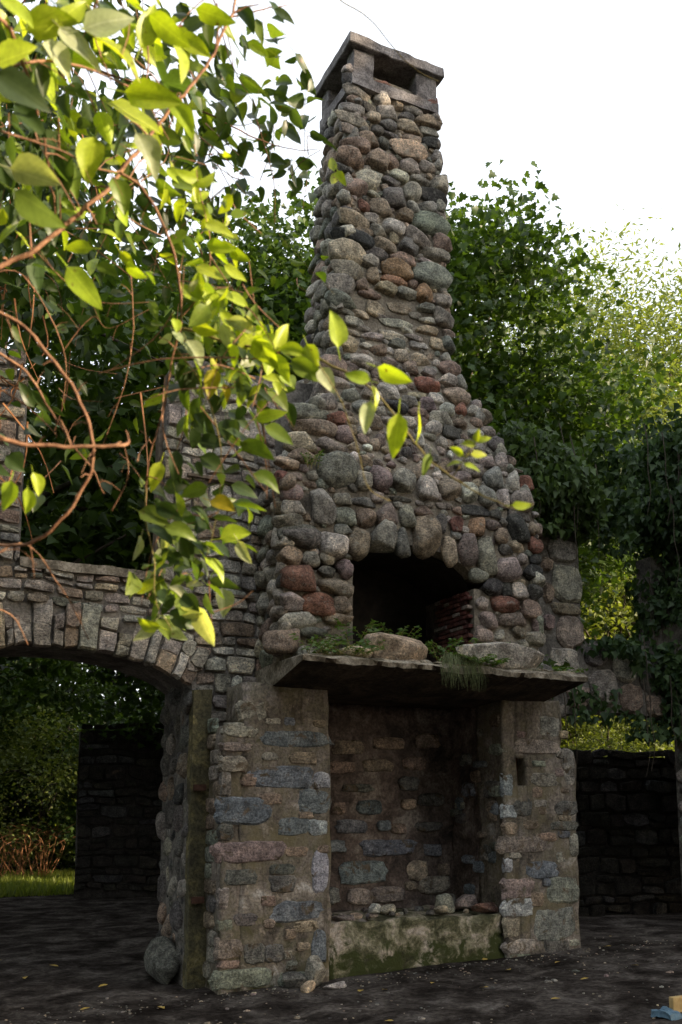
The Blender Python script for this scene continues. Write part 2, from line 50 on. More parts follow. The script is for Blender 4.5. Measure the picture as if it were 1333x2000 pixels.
LEAVES = [((-2.13,-5.385,2.888),(-0.009,0.018,-0.089),'y'),((-2.296,-5.396,2.757),(0.084,-0.036,-0.033),'p'),((-2.291,-5.442,2.681),(0.088,-0.035,-0.054),'m'),((-2.054,-5.424,2.897),(0.042,-0.007,-0.087),'p'),((-1.968,-5.375,3.033),(0.045,-0.01,-0.077),'y'),((-2.081,-5.424,2.982),(0.111,-0.051,-0.021),'y'),((-2.114,-5.404,2.96),(0.104,-0.043,-0.052),'y'),((-2.167,-5.325,2.62),(0.07,-0.021,-0.086),'y'),((-2.104,-5.258,2.715),(-0.063,0.03,0.006),'y'),((-1.856,-5.195,2.975),(0.005,-0.011,0.054),'y'),((-1.864,-5.187,2.948),(0.043,-0.024,0.018),'y'),((-1.855,-5.19,2.939),(0.043,-0.015,-0.038),'y'),((-1.857,-5.285,2.83),(0.063,-0.027,-0.025),'y'),((-1.852,-5.28,2.785),(0.058,-0.026,-0.017),'y'),((-1.808,-5.283,2.664),(0.053,-0.023,-0.021),'y'),((-1.751,-5.301,2.6),(0.013,-0.014,0.048),'m'),((-1.605,-5.469,2.497),(-0.017,-0.006,0.091),'y'),((-1.709,-5.364,2.513),(0.028,-0.024,0.061),'y'),((-1.569,-5.585,2.41),(0.065,-0.027,-0.032),'y'),((-1.577,-5.57,2.339),(-0.006,0.013,-0.065),'p'),((-1.547,-5.634,2.295),(-0.002,0.014,-0.087),'y'),((-1.511,-5.652,2.297),(0.008,0.005,-0.06),'y'),((-1.495,-5.668,2.206),(-0.005,0.01,-0.046),'m'),((-1.578,-5.575,2.375),(0.02,-0.002,-0.052),'y'),((-1.696,-5.42,2.474),(0.065,-0.024,-0.048),'m'),((-1.635,-5.447,2.455),(0.031,-0.007,-0.053),'p'),((-1.72,-5.358,2.509),(0.037,-0.008,-0.063),'y'),((-1.761,-5.342,2.536),(0.053,-0.016,-0.065),'y'),((-1.69,-5.19,2.423),(0.065,-0.035,0.02),'y'),((-1.67,-5.198,2.406),(0.064,-0.025,-0.039),'m'),((-1.673,-5.124,2.309),(0.065,-0.026,-0.04),'m'),((-1.734,-5.07,2.151),(0.066,-0.034,0.013),'y'),((-1.694,-5.089,2.146),(0.032,-0.007,-0.054),'p'),((-1.89,-5.1,2.474),(-0.049,0.027,-0.02),'y'),((-1.786,-5.162,2.544),(-0.007,0.014,-0.07),'o'),((-1.765,-5.167,2.508),(0.01,0.002,-0.043),'o'),((-1.722,-5.166,2.368),(0.074,-0.029,-0.045),'m'),((-1.789,-5.072,1.976),(0.037,-0.003,-0.094),'p'),((-1.848,-5.041,1.965),(0.06,-0.024,-0.037),'d'),((-1.852,-4.978,1.935),(-0.057,0.024,0.022),'y'),((-1.865,-4.989,2.044),(-0.052,0.029,-0.021),'y'),((-1.848,-5.009,2.118),(-0.033,0.024,-0.048),'m'),((-1.822,-5.061,2.007),(0.034,-0.008,-0.058),'d'),((-1.827,-5.003,2.016),(-0.025,0.021,-0.054),'d'),((-1.765,-5.048,2.105),(0.047,-0.014,-0.057),'y'),((-1.762,-5.071,2.243),(0.057,-0.024,-0.022),'o'),((-1.871,-5.061,2.163),(0.068,-0.029,-0.027),'m'),((-1.93,-5.038,2.203),(0.066,-0.027,-0.033),'m'),((-1.373,-4.548,3.792),(0.051,-0.028,0.021),'d'),((-1.312,-4.571,3.744),(0.034,-0.026,0.059),'d'),((-1.282,-4.584,3.738),(0.054,-0.023,-0.021),'d'),((-1.319,-4.852,3.41),(-0.011,-0.002,0.052),'y'),((-1.311,-4.857,3.413),(0.028,-0.006,-0.048),'y'),((-1.312,-4.855,3.408),(-0.013,0.014,-0.049),'y'),((-2.245,-5.217,2.175),(-0.016,0.017,-0.06),'y'),((-2.213,-5.23,2.16),(-0.001,0.009,-0.055),'y'),((-2.205,-5.239,2.192),(0.014,0.0,-0.047),'y'),((-1.439,-5.706,2.197),(-0.027,0.011,0.016),'y'),((-1.436,-5.728,2.193),(0.031,-0.015,0.0),'y'),((-1.444,-5.701,2.184),(-0.024,0.012,-0.002),'y'),((-1.429,-5.735,2.216),(0.003,-0.006,0.028),'y'),((-1.436,-5.704,2.181),(0.029,-0.012,-0.011),'y'),((-1.43,-5.734,2.209),(-0.025,0.011,0.007),'y'),((-1.427,-5.737,2.218),(0.024,-0.013,0.01),'y'),((-1.357,-5.752,2.092),(0.036,-0.018,0.004),'y'),((-2.076,-5.162,2.735),(0.048,-0.019,-0.029),'m'),((-2.03,-5.19,2.767),(0.027,-0.006,-0.046),'y'),((-2.016,-5.193,2.739),(0.043,-0.015,-0.038),'y'),((-1.537,-5.491,2.426),(-0.049,0.021,0.019),'y'),((-1.702,-5.368,2.521),(0.06,-0.026,-0.023),'y'),((-1.648,-5.397,2.53),(0.025,-0.002,-0.064),'y'),((-1.772,-5.282,2.551),(0.053,-0.031,0.035),'y'),((-1.797,-5.279,2.609),(0.057,-0.023,-0.035),'p'),((-1.774,-5.287,2.585),(-0.036,0.008,0.061),'y'),((-1.843,-5.255,2.596),(0.028,-0.023,0.061),'y'),((-1.833,-5.217,2.679),(-0.015,-0.003,0.066),'y'),((-1.836,-5.215,2.679),(-0.049,0.017,0.043),'y'),((-1.871,-5.263,2.732),(0.061,-0.026,-0.024),'y'),((-1.807,-5.274,2.601),(0.026,-0.002,-0.066),'p'),((-1.872,-5.243,2.609),(0.057,-0.023,-0.035),'y'),((-1.865,-5.187,2.588),(0.036,-0.008,-0.062),'p'),((-1.852,-5.134,2.57),(-0.024,0.02,-0.053),'m'),((-1.765,-5.172,2.543),(0.06,-0.024,-0.037),'m'),((-1.74,-5.179,2.508),(0.068,-0.029,-0.027),'d'),((-1.802,-5.091,2.497),(-0.006,0.013,-0.062),'d'),((-1.786,-5.089,2.438),(0.015,0.003,-0.069),'d'),((-1.822,-5.075,2.459),(-0.006,0.013,-0.062),'y'),((-1.753,-5.155,2.397),(0.064,-0.027,-0.025),'d'),((-1.895,-5.058,2.219),(0.06,-0.024,-0.037),'d'),((-1.769,-5.073,2.278),(-0.058,0.032,-0.024),'m'),((-1.889,-5.077,2.321),(-0.018,0.02,-0.069),'y'),((-1.811,-5.292,2.735),(0.048,-0.019,-0.029),'y'),((-2.34,-5.504,2.869),(0.086,-0.034,-0.053),'d'),((-2.345,-5.504,2.886),(0.072,-0.04,0.029),'y'),((-2.283,-5.445,3.031),(0.085,-0.044,0.017),'y'),((-2.224,-5.475,3.034),(0.082,-0.029,-0.071),'p'),((-2.182,-5.494,3.032),(0.084,-0.047,0.035),'p'),((-2.163,-5.501,3.016),(0.091,-0.036,-0.056),'y'),((-2.045,-5.467,3.143),(0.078,-0.028,-0.068),'y'),((-1.984,-5.389,3.177),(0.051,-0.011,-0.087),'y'),((-1.907,-5.337,3.321),(0.082,-0.035,-0.032),'y'),((-2.057,-5.45,3.075),(0.024,-0.026,0.09),'y'),((-1.937,-5.312,3.256),(0.067,-0.026,-0.041),'y'),((-1.701,-5.041,3.656),(0.042,-0.009,-0.072),'d'),((-1.596,-4.996,3.757),(0.045,-0.014,-0.055),'d'),((-1.58,-5.0,3.732),(0.054,-0.021,-0.033),'d'),((-1.622,-4.975,3.706),(0.026,-0.002,-0.067),'m'),((-2.076,-5.296,2.869),(0.029,-0.003,-0.073),'m'),((-2.068,-5.19,2.884),(-0.007,0.014,-0.069),'d'),((-2.173,-5.157,3.0),(0.02,0.004,-0.092),'d'),((-2.291,-5.307,2.891),(0.005,0.009,-0.074),'d'),((-2.343,-5.525,3.011),(0.056,-0.02,-0.049),'y'),((-2.232,-5.472,3.043),(0.053,-0.034,0.052),'y'),((-2.236,-5.365,3.093),(0.043,-0.01,-0.074),'p'),((-2.286,-5.319,2.956),(0.062,-0.022,-0.055),'d')]
MASSES = [((-1.726, -4.377, 3.803), 0.223, 0.258, 0.4, 110, 0.08, 'ddd'), ((-1.899, -4.263, 3.615), 0.275, 0.241, 0.4, 80, 0.08, 'ddm'), ((-2.14, -5.158, 3.263), 0.254, 0.157, 0.45, 150, 0.075, 'yyymd'), ((-1.827, -5.015, 3.525), 0.178, 0.137, 0.35, 44, 0.075, 'ymd'), ((-1.951, -4.894, 3.145), 0.205, 0.178, 0.45, 46, 0.075, 'ymdd'), ((-1.812, -5.201, 2.874), 0.062, 0.136, 0.1, 32, 0.05, 'yym'), ((-1.796, -5.146, 2.654), 0.137, 0.087, 0.175, 60, 0.055, 'yypm'), ((-1.706, -5.007, 2.557), 0.16, 0.106, 0.225, 64, 0.068, 'mdd'), ((-1.74, -4.916, 2.262), 0.134, 0.121, 0.2, 60, 0.068, 'mdd'), ((-1.791, -4.918, 2.077), 0.099, 0.132, 0.15, 66, 0.068, 'mdp'), ((-1.442, -4.401, 3.787), 0.23, 0.142, 0.3, 100, 0.075, 'dd'), ((-1.544, -4.527, 3.834), 0.152, 0.152, 0.25, 50, 0.07, 'dm'), ((-1.602, -4.979, 3.673), 0.058, 0.102, 0.1, 12, 0.06, 'dm'), ((-2.009, -4.027, 3.173), 0.266, 0.319, 0.5, 80, 0.075, 'ddm'), ((-2.236, -5.079, 3.059), 0.097, 0.218, 0.35, 60, 0.085, 'ymdd'), ((-1.677, -4.296, 3.493), 0.209, 0.209, 0.35, 90, 0.07, 'dd'), ((-1.31, -4.46, 3.389), 0.122, 0.157, 0.05, 14, 0.05, 'm'), ((-2.089, -4.251, 2.701), 0.145, 0.193, 0.4, 26, 0.07, 'dd'), ((-1.712, -5.309, 2.533), 0.071, 0.041, 0.1, 12, 0.06, 'yym')]
PAL = {'x': (.030,.027,.023), 'g': (.265,.25,.222), 'w': (.41,.39,.35), 'W': (.62,.60,.57), 'd': (.125,.122,.115), 'k': (.055,.055,.055),  # x: back wall stone, deep shade put into its colour
       'b': (.235,.188,.150), 't': (.35,.295,.225), 'T': (.47,.36,.27), 'O': (.29,.19,.12), 'r': (.165,.09,.075), 'R': (.205,.105,.082),  # T and O on the stack hold warm sun patches as stone colour
       'p': (.215,.175,.165), 'P': (.30,.245,.23), 'n': (.205,.22,.19), 'B': (.155,.175,.20), 'L': (.34,.365,.40)}
def jit(c, a=.14):
    k = 1 + random.uniform(-a, a)
    return tuple(max(.01, v * k * (1 + random.uniform(-.05, .05))) for v in c) + (1,)
def lerp(a, b, t): return a + (b - a) * t
def clamp(v, a, b): return max(a, min(b, v))
def sstep(a, b, v):
    t = clamp((v - a) / (b - a), 0, 1); return t * t * (3 - 2 * t)

# ------------------------------------------------------------------ materials
def nt(name):
    m = bpy.data.materials.new(name); m.use_nodes = True
    t = m.node_tree; t.nodes.clear()
    out = t.nodes.new('ShaderNodeOutputMaterial'); b = t.nodes.new('ShaderNodeBsdfPrincipled')
    t.links.new(b.outputs[0], out.inputs[0]); b.inputs['Roughness'].default_value = .9
    b.inputs['Specular IOR Level'].default_value = .25
    return m, t, b, out
def nd(t, k, **kw):
    n = t.nodes.new(k)
    for a, v in kw.items(): setattr(n, a, v)
    return n
def coord(t, kind='Object', scale=(1, 1, 1)):
    c = nd(t, 'ShaderNodeTexCoord'); mp = nd(t, 'ShaderNodeMapping'); mp.inputs['Scale'].default_value = scale
    if kind == 'World':
        g = nd(t, 'ShaderNodeNewGeometry'); t.links.new(g.outputs['Position'], mp.inputs[0])
    else: t.links.new(c.outputs[kind], mp.inputs[0])
    return mp.outputs[0]
def noise_n(t, vec, scale, detail=6, rough=.6, dist=0):
    n = nd(t, 'ShaderNodeTexNoise'); n.inputs['Scale'].default_value = scale; n.inputs['Detail'].default_value = detail
    n.inputs['Roughness'].default_value = rough; n.inputs['Distortion'].default_value = dist
    t.links.new(vec, n.inputs['Vector']); return n.outputs['Fac']
def ramp(t, fac, stops):
    r = nd(t, 'ShaderNodeValToRGB'); e = r.color_ramp.elements
    while len(e) < len(stops): e.new(.5)
    for k, (p, c) in enumerate(stops):
        e[k].position = p; e[k].color = tuple(c) + ((1,) if len(c) == 3 else ())
    t.links.new(fac, r.inputs[0]); return r.outputs[0]
def mix(t, fac, a, b, mode='MIX'):
    n = nd(t, 'ShaderNodeMix', data_type='RGBA', blend_type=mode)
    for s, v in ((0, fac), (6, a), (7, b)):
        if hasattr(v, 'is_output'): t.links.new(v, n.inputs[s])
        elif s == 0: n.inputs[0].default_value = v
        else: n.inputs[s].default_value = tuple(v) + ((1,) if len(v) == 3 else ())
    return n.outputs[2]
def bump(t, b, h, strength=.5, dist=.01):
    n = nd(t, 'ShaderNodeBump'); n.inputs['Strength'].default_value = strength; n.inputs['Distance'].default_value = dist
    t.links.new(h, n.inputs['Height']); t.links.new(n.outputs[0], b.inputs['Normal'])
S = lambda a, b: [(a, (0, 0, 0)), (b, (1, 1, 1))]

def mat_stone(name, use_attr=False, lichen=.5, smear=False):
    m, t, b, _ = nt(name)
    w = coord(t, 'World')
    if use_attr:
        a = nd(t, 'ShaderNodeAttribute', attribute_name='col'); base = a.outputs['Color']
    else:
        base = nd(t, 'ShaderNodeObjectInfo').outputs['Color']
    n1 = noise_n(t, w, 9, 8, .65, .4); n2 = noise_n(t, w, 55, 6, .7); n3 = noise_n(t, w, 22, 5, .6, .8); n4 = noise_n(t, w, 150, 3, .7)
    c = mix(t, 1, base, ramp(t, n1, [(.36, (.55, .53, .51)), (.5, (1.05, 1.05, 1.05)), (.62, (1.6, 1.55, 1.47))]), 'MULTIPLY')
    c = mix(t, 1, c, ramp(t, n2, [(.37, (.52, .52, .52)), (.5, (1.05, 1.05, 1.05)), (.62, (1.55, 1.52, 1.46))]), 'MULTIPLY')
    c = mix(t, .45, c, ramp(t, n4, [(.38, (.4, .4, .4)), (.5, (1, 1, 1)), (.62, (1.7, 1.68, 1.6))]), 'MULTIPLY')
    ws = coord(t, 'World', (6, 6, 30)); n5 = noise_n(t, ws, 2.2, 6, .7, 1.5)
    c = mix(t, .7, c, ramp(t, n5, [(.36, (.45, .43, .42)), (.46, (1, 1, 1)), (.62, (1.35, 1.33, 1.3))]), 'MULTIPLY')
    if smear:
        sm = noise_n(t, w, 7, 8, .7, .8); mc = ramp(t, noise_n(t, w, 16, 6, .7), [(.36, (.05, .038, .028)), (.48, (.13, .10, .06)), (.6, (.2, .155, .12))])
        c = mix(t, ramp(t, sm, S(.55, .62)), c, mc)
    l = mix(t, 1, ramp(t, n3, S(.58, .66)), (lichen,) * 3, 'MULTIPLY')
    c = mix(t, l, c, (.33, .34, .30))
    t.links.new(c, b.inputs['Base Color'])
    hgt = mix(t, .5, n2, n5); hgt = mix(t, .35, hgt, n4); bump(t, b, hgt, .9, .035)
    return m
STONE = mat_stone('fieldstone'); STONE_A = mat_stone('fieldstone_small', True)
RUBBLE = mat_stone('split_rubble_stone', lichen=.35)
PSTONE = mat_stone('smeared_wall_stone', lichen=.12, smear=True)

def mat_mortar(name, stops, scale=3.0, fine=40, b_s=.6, moss=None, dist=.02, streak=False):
    m, t, b, _ = nt(name); w = coord(t, 'World')
    n = noise_n(t, w, scale, 9, .65, .5); f = noise_n(t, w, fine, 8, .7)
    c = ramp(t, n, stops)
    c = mix(t, .8, c, ramp(t, f, [(.36, (.4, .4, .4)), (.5, (1, 1, 1)), (.64, (1.55, 1.55, 1.55))]), 'MULTIPLY')
    if moss:
        z = nd(t, 'ShaderNodeSeparateXYZ'); t.links.new(w, z.inputs[0])
        q = noise_n(t, w, moss[0], 7, .65, .6)
        hm = nd(t, 'ShaderNodeMapRange'); t.links.new(z.outputs['Z'], hm.inputs[0])
        for k, v in zip(range(1, 5), moss[3]): hm.inputs[k].default_value = v
        ad = nd(t, 'ShaderNodeMath', operation='ADD'); t.links.new(q, ad.inputs[0]); t.links.new(hm.outputs[0], ad.inputs[1])
        c = mix(t, ramp(t, ad.outputs[0], S(*moss[1])), c, moss[2])
    if streak:
        sv = coord(t, 'World', (9, 9, 1.6)); q1 = noise_n(t, sv, 1.0, 6, .65, .4); q2 = noise_n(t, w, 11, 8, .75, .6); q3 = noise_n(t, w, 2.1, 5, .6)
        c = mix(t, ramp(t, q1, [(.54, (0, 0, 0)), (.68, (.8, .8, .8))]), c, (.05, .038, .026)); c = mix(t, ramp(t, q3, [(.50, (0, 0, 0)), (.64, (.75, .75, .75))]), c, (.165, .14, .075))
        c = mix(t, ramp(t, q2, S(.58, .66)), c, (.34, .28, .22))
    t.links.new(c, b.inputs['Base Color'])
    bump(t, b, mix(t, .5, n, f), b_s, dist)
    return m
MORTAR = mat_mortar('rough_mortar', [(.38, (.11, .095, .075)), (.5, (.19, .165, .13)), (.62, (.28, .25, .20))])
WALLM = mat_mortar('wall_joint_mortar', [(.38, (.08, .073, .066)), (.5, (.15, .138, .122)), (.62, (.24, .22, .195))], 5)
PIERM = mat_mortar('stained_lime_mortar', [(.34, (.06, .052, .043)), (.42, (.135, .115, .095)), (.49, (.185, .163, .122)), (.54, (.195, .168, .148)), (.60, (.30, .26, .215)), (.67, (.5, .47, .44))], 3.4, 45, .9,
                   (5, (.60, .72), (.055, .06, .02), (0, .7, .10, 0)), streak=True)
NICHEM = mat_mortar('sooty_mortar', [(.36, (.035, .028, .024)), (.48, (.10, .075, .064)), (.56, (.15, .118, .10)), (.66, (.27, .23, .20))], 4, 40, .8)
HEARTHM = mat_mortar('mossy_concrete', [(.36, (.04, .042, .02)), (.45, (.11, .105, .06)), (.53, (.26, .24, .165)), (.6, (.40, .34, .28)), (.68, (.5, .45, .4))], 4.5, 35, .9,
                     (7, (.50, .62), (.045, .055, .016), (0.1, .55, .17, -.12)), .03)
CONC = mat_mortar('weathered_concrete', [(.38, (.10, .09, .088)), (.5, (.18, .165, .162)), (.62, (.27, .25, .245))], 6, 60, .6)
SLABM = mat_mortar('old_slab_concrete', [(.38, (.10, .086, .064)), (.5, (.21, .182, .138)), (.62, (.36, .32, .26))], 6, 45, .9)
DARKCONC = mat_mortar('dark_slab_concrete', [(.38, (.022, .017, .012)), (.5, (.05, .038, .027)), (.62, (.09, .07, .05))], 3, 30, .8)
JAMBM = mat_mortar('mossy_jamb', [(.3, (.05, .045, .03)), (.5, (.10, .09, .05)), (.62, (.19, .16, .07)), (.75, (.3, .27, .2))], 6, 40, .8)
GROUND = mat_mortar('dirt_floor', [(.36, (.018, .0145, .0125)), (.46, (.038, .032, .028)), (.54, (.07, .06, .053)), (.64, (.13, .115, .103))], 2.6, 26, 1.0, dist=.04)
for q_ in GROUND.node_tree.nodes:
    if q_.type == 'BSDF_PRINCIPLED': q_.inputs['Specular IOR Level'].default_value = 0.02
BRICKM = mat_stone('old_red_brick', lichen=.25)

def mat_leaf(name, dark, light, trans=.45, attr='tone', rough=.5, spec=.35, tr_col=None):
    m, t, b, out = nt(name)
    if attr == 'object': c = nd(t, 'ShaderNodeObjectInfo').outputs['Color']
    elif attr == 'col': c = nd(t, 'ShaderNodeAttribute', attribute_name='col').outputs['Color']
    else:
        a = nd(t, 'ShaderNodeAttribute', attribute_name='tone')
        c = ramp(t, a.outputs['Fac'], [(0, dark), (1, light)])
    w = coord(t, 'World'); n = noise_n(t, w, 60 if attr != 'tone' else 6, 4, .6)
    c = mix(t, .5, c, ramp(t, n, [(.3, (.6, .62, .55)), (.5, (1, 1, 1)), (.7, (1.3, 1.25, 1.2))]), 'MULTIPLY')
    if attr == 'object':      # midrib and side veins, drawn in the leaf's own space
        oc = nd(t, 'ShaderNodeTexCoord').outputs['Object']; sx = nd(t, 'ShaderNodeSeparateXYZ'); t.links.new(oc, sx.inputs[0])
        def mm(op, a, b_):
            q = nd(t, 'ShaderNodeMath', operation=op)
            for i, v in enumerate((a, b_)):
                if hasattr(v, 'is_output'): t.links.new(v, q.inputs[i])
                elif v is not None: q.inputs[i].default_value = v
            return q.outputs[0]
        ax = mm('ABSOLUTE', sx.outputs[0], None); fr = mm('FRACT', mm('MULTIPLY', mm('SUBTRACT', sx.outputs[1], mm('MULTIPLY', ax, .9)), 8.0), None)
        side = mm('LESS_THAN', fr, .13); rib = mm('LESS_THAN', ax, .012); vein = mm('MAXIMUM', rib, mm('MULTIPLY', side, .45))
        c = mix(t, mm('MULTIPLY', vein, .55), c, mix(t, 1, c, (1.5, 1.4, 1.9), 'MULTIPLY'))
    if attr in ('object', 'col'):
        c = mix(t, ramp(t, noise_n(t, w, 38, 5, .65), S(.64, .70)), c, (.12, .075, .02))
    t.links.new(c, b.inputs['Base Color']); b.inputs['Roughness'].default_value = rough
    b.inputs['Specular IOR Level'].default_value = spec
    tl = nd(t, 'ShaderNodeBsdfTranslucent'); tc = mix(t, 1, c, tr_col or (1.5, 1.5, .45), 'MULTIPLY'); t.links.new(tc, tl.inputs[0])
    ms = nd(t, 'ShaderNodeMixShader'); ms.inputs[0].default_value = trans
    t.links.new(b.outputs[0], ms.inputs[1]); t.links.new(tl.outputs[0], ms.inputs[2]); t.links.new(ms.outputs[0], out.inputs[0])
    return m
LEAF_NEAR = mat_leaf('vine_leaf', None, None, .45, 'object', .42, .45)
LEAF_NEAR_A = mat_leaf('vine_leaf_small', None, None, .45, 'col', .42, .45)
LEAF_MAPLE = mat_leaf('maple_leaf', (.022, .046, .012), (.068, .12, .024), .35)
LEAF_PALE = mat_leaf('pale_leaf', (.09, .13, .035), (.20, .24, .075), .4)
LEAF_IVY = mat_leaf('ivy_leaf', (.022, .05, .020), (.065, .115, .036), .3)
LEAF_CREEP = mat_leaf('creeper_leaf', (.03, .06, .016), (.09, .15, .035), .35)
LEAF_WEED = mat_leaf('weed_leaf', (.05, .10, .025), (.12, .2, .05), .35)
GRASSM = mat_leaf('grass_blade', (.10, .15, .025), (.24, .28, .05), .4)
def mat_plain(name, c, c2=None, scale=30, rough=.85):
    m, t, b, _ = nt(name); w = coord(t, 'World'); n = noise_n(t, w, scale, 6, .65, .3)
    t.links.new(ramp(t, n, [(.35, c), (.65, c2 or c)]), b.inputs['Base Color']); b.inputs['Roughness'].default_value = rough
    bump(t, b, n, .5, .01); return m
BARK = mat_plain('bark', (.045, .036, .028), (.11, .09, .07), 12)
CANE = mat_plain('orange_cane', (.13, .06, .032), (.33, .18, .10), 45, .65)
SHOOT = mat_plain('green_shoot', (.20, .17, .05), (.27, .22, .08), 60, .6)
DRYTWIG = mat_plain('dry_twig', (.22, .10, .045), (.34, .17, .08), 20)
WOODM = mat_plain('grey_timber', (.10, .075, .055), (.2, .16, .12), 25)
DARKW = mat_plain('slot_lining', (.06, .03, .02), (.12, .06, .04), 20)
FALLEN = mat_plain('yellow_leaf', (.40, .26, .05), (.5, .36, .10), 50, .6)
CHIP = mat_plain('pale_chip', (.35, .33, .31), (.55, .53, .5), 40)
BLUE = mat_plain('blue_plastic', (.07, .13, .19), (.14, .24, .32), 18, .5)
BOARD = mat_plain('yellow_board', (.45, .30, .12), (.58, .42, .2), 14, .6)

# ------------------------------------------------------------------ mesh helpers
def link(name, me, mat, parent=None):
    o = bpy.data.objects.new(name, me); col.objects.link(o)
    if mat and not me.materials: me.materials.append(mat)
    if parent is not None: o.parent = parent
    return o
def thing(name, label, cat, loc=(0, 0, 0), group=None):
    o = bpy.data.objects.new(name, None); col.objects.link(o); o.location = loc
    o.empty_display_size = .2
    return tag(o, label, cat, group)
def tag(o, label, cat, group=None, kind=None):
    if label: o['label'] = label
    if cat: o['category'] = cat
    if group: o['group'] = group
    if kind: o['kind'] = kind
    return o
def from_bm(name, bm, mat, parent=None, smooth=False):
    me = bpy.data.meshes.new(name); bm.normal_update(); bm.to_mesh(me); bm.free()
    if smooth: me.polygons.foreach_set('use_smooth', [True] * len(me.polygons))
    return link(name, me, mat, parent)
def rel(o, parent):  # geometry is written in world metres; cancel a parent's offset
    o.matrix_parent_inverse = Matrix.Translation(parent.location).inverted() if parent.parent is None else Matrix()
def add_box(bm, x0, x1, y0, y1, z0, z1):
    v = [bm.verts.new(p) for p in ((x0,y0,z0),(x1,y0,z0),(x1,y1,z0),(x0,y1,z0),(x0,y0,z1),(x1,y0,z1),(x1,y1,z1),(x0,y1,z1))]
    for f in ((0,3,2,1),(4,5,6,7),(0,1,5,4),(1,2,6,5),(2,3,7,6),(3,0,4,7)): bm.faces.new([v[i] for i in f])
    return v
def rough(bm, cut, amp, scale=4.0, seed=0, amp2=0):
    if cut: 
        for _ in range(4):
            long = [e for e in bm.edges if e.calc_length() > cut]
            if not long: break
            bmesh.ops.subdivide_edges(bm, edges=long, cuts=1, use_grid_fill=True)
        bmesh.ops.triangulate(bm, faces=[f for f in bm.faces if len(f.verts) > 4])
    o = Vector((seed * 7.3, seed * 3.1, seed))
    for v in bm.verts:
        d = noise.noise_vector(v.co * scale + o) * amp
        if amp2: d = d + noise.noise_vector(v.co * scale * 3.7 + o) * amp2
        v.co += d
def extrude_xz(bm, poly, y0, y1):
    f = [bm.verts.new((x, y0, z)) for x, z in poly]; b = [bm.verts.new((x, y1, z)) for x, z in poly]
    n = len(poly)
    bm.faces.new(f); bm.faces.new(b[::-1])
    for i in range(n): bm.faces.new((f[(i + 1) % n], f[i], b[i], b[(i + 1) % n]))
    bmesh.ops.recalc_face_normals(bm, faces=bm.faces)
def tube(bm, pts, r0, r1, n=6, caps=False):
    pts = [Vector(p) for p in pts]; rings = []
    for i, p in enumerate(pts):
        d = (pts[min(i + 1, len(pts) - 1)] - pts[max(i - 1, 0)]).normalized()
        a = d.orthogonal().normalized() if not rings else (aprev - d * aprev.dot(d)).normalized()
        aprev = a; b = d.cross(a); r = lerp(r0, r1, i / max(1, len(pts) - 1))
        rings.append([bm.verts.new(p + (a * math.cos(6.2832 * k / n) + b * math.sin(6.2832 * k / n)) * r) for k in range(n)])
    for q, w in zip(rings, rings[1:]):
        for k in range(n): bm.faces.new((q[k], q[(k + 1) % n], w[(k + 1) % n], w[k]))
    if caps: bm.faces.new(rings[0][::-1]); bm.faces.new(rings[-1])
def spline(pts, sub=5):
    P = [Vector(p) for p in pts]; out = []
    for i in range(len(P) - 1):
        a, b, c, d = P[max(i - 1, 0)], P[i], P[i + 1], P[min(i + 2, len(P) - 1)]
        for k in range(sub):
            t = k / sub
            out.append(.5 * ((2 * b) + (c - a) * t + (2 * a - 5 * b + 4 * c - d) * t * t + (3 * b - a - 3 * c + d) * t ** 3))
    return out + [P[-1]]

# ------------------------------------------------------------------ boulder shapes shared by all cobbles
def boulder(seed, blocky=0.0, sub=3):
    r = random.Random(seed); bm = bmesh.new(); bmesh.ops.create_icosphere(bm, subdivisions=sub, radius=1)
    o = Vector((seed * 3.7, seed * 1.9, seed * .7)); p = 2 + blocky * 3 + r.uniform(0, 1.3)
    planes = [(Vector((r.gauss(0, 1), r.gauss(0, 1) - .4, r.gauss(0, 1))).normalized(), r.uniform(.66, .88)) for _ in range(r.randint(4, 8))]
    for v in bm.verts:
        d = v.co.normalized(); s = (abs(d.x) ** p + abs(d.y) ** p + abs(d.z) ** p) ** (-1 / p)
        v.co = d * s * (1 + .14 * noise.noise(d * 1.3 + o) + .06 * noise.noise(d * 3.2 + o) + .035 * noise.noise(d * 7 + o))
        for n, k in planes:
            e = v.co.dot(n) - k
            if e > 0: v.co -= n * e * .92
    me = bpy.data.meshes.new('cobble_shape'); bm.to_mesh(me); bm.free()
    me.polygons.foreach_set('use_smooth', [True] * len(me.polygons))
    return me
ROUND = [boulder(s) for s in range(16)]; BLOCK = [boulder(50 + s, .9) for s in range(8)]
for me in ROUND + BLOCK: me.materials.append(STONE)
def cobble_mat(p, normal, w, h, d, roll):
    y = -Vector(normal).normalized(); z = (Vector((0, 0, 1)) - y * y.z).normalized(); x = y.cross(z)
    m = Matrix((x, y, z)).transposed().to_4x4() @ Matrix.Rotation(roll, 4, 'Y') @ Matrix.Diagonal((w / 2, d / 2, h / 2, 1))
    return Matrix.Translation(p) @ m
def place_cobble(parent, me, M, color):
    o = bpy.data.objects.new('cobble', me); col.objects.link(o); o.parent = parent; o.matrix_local = M; o.color = color
    return o
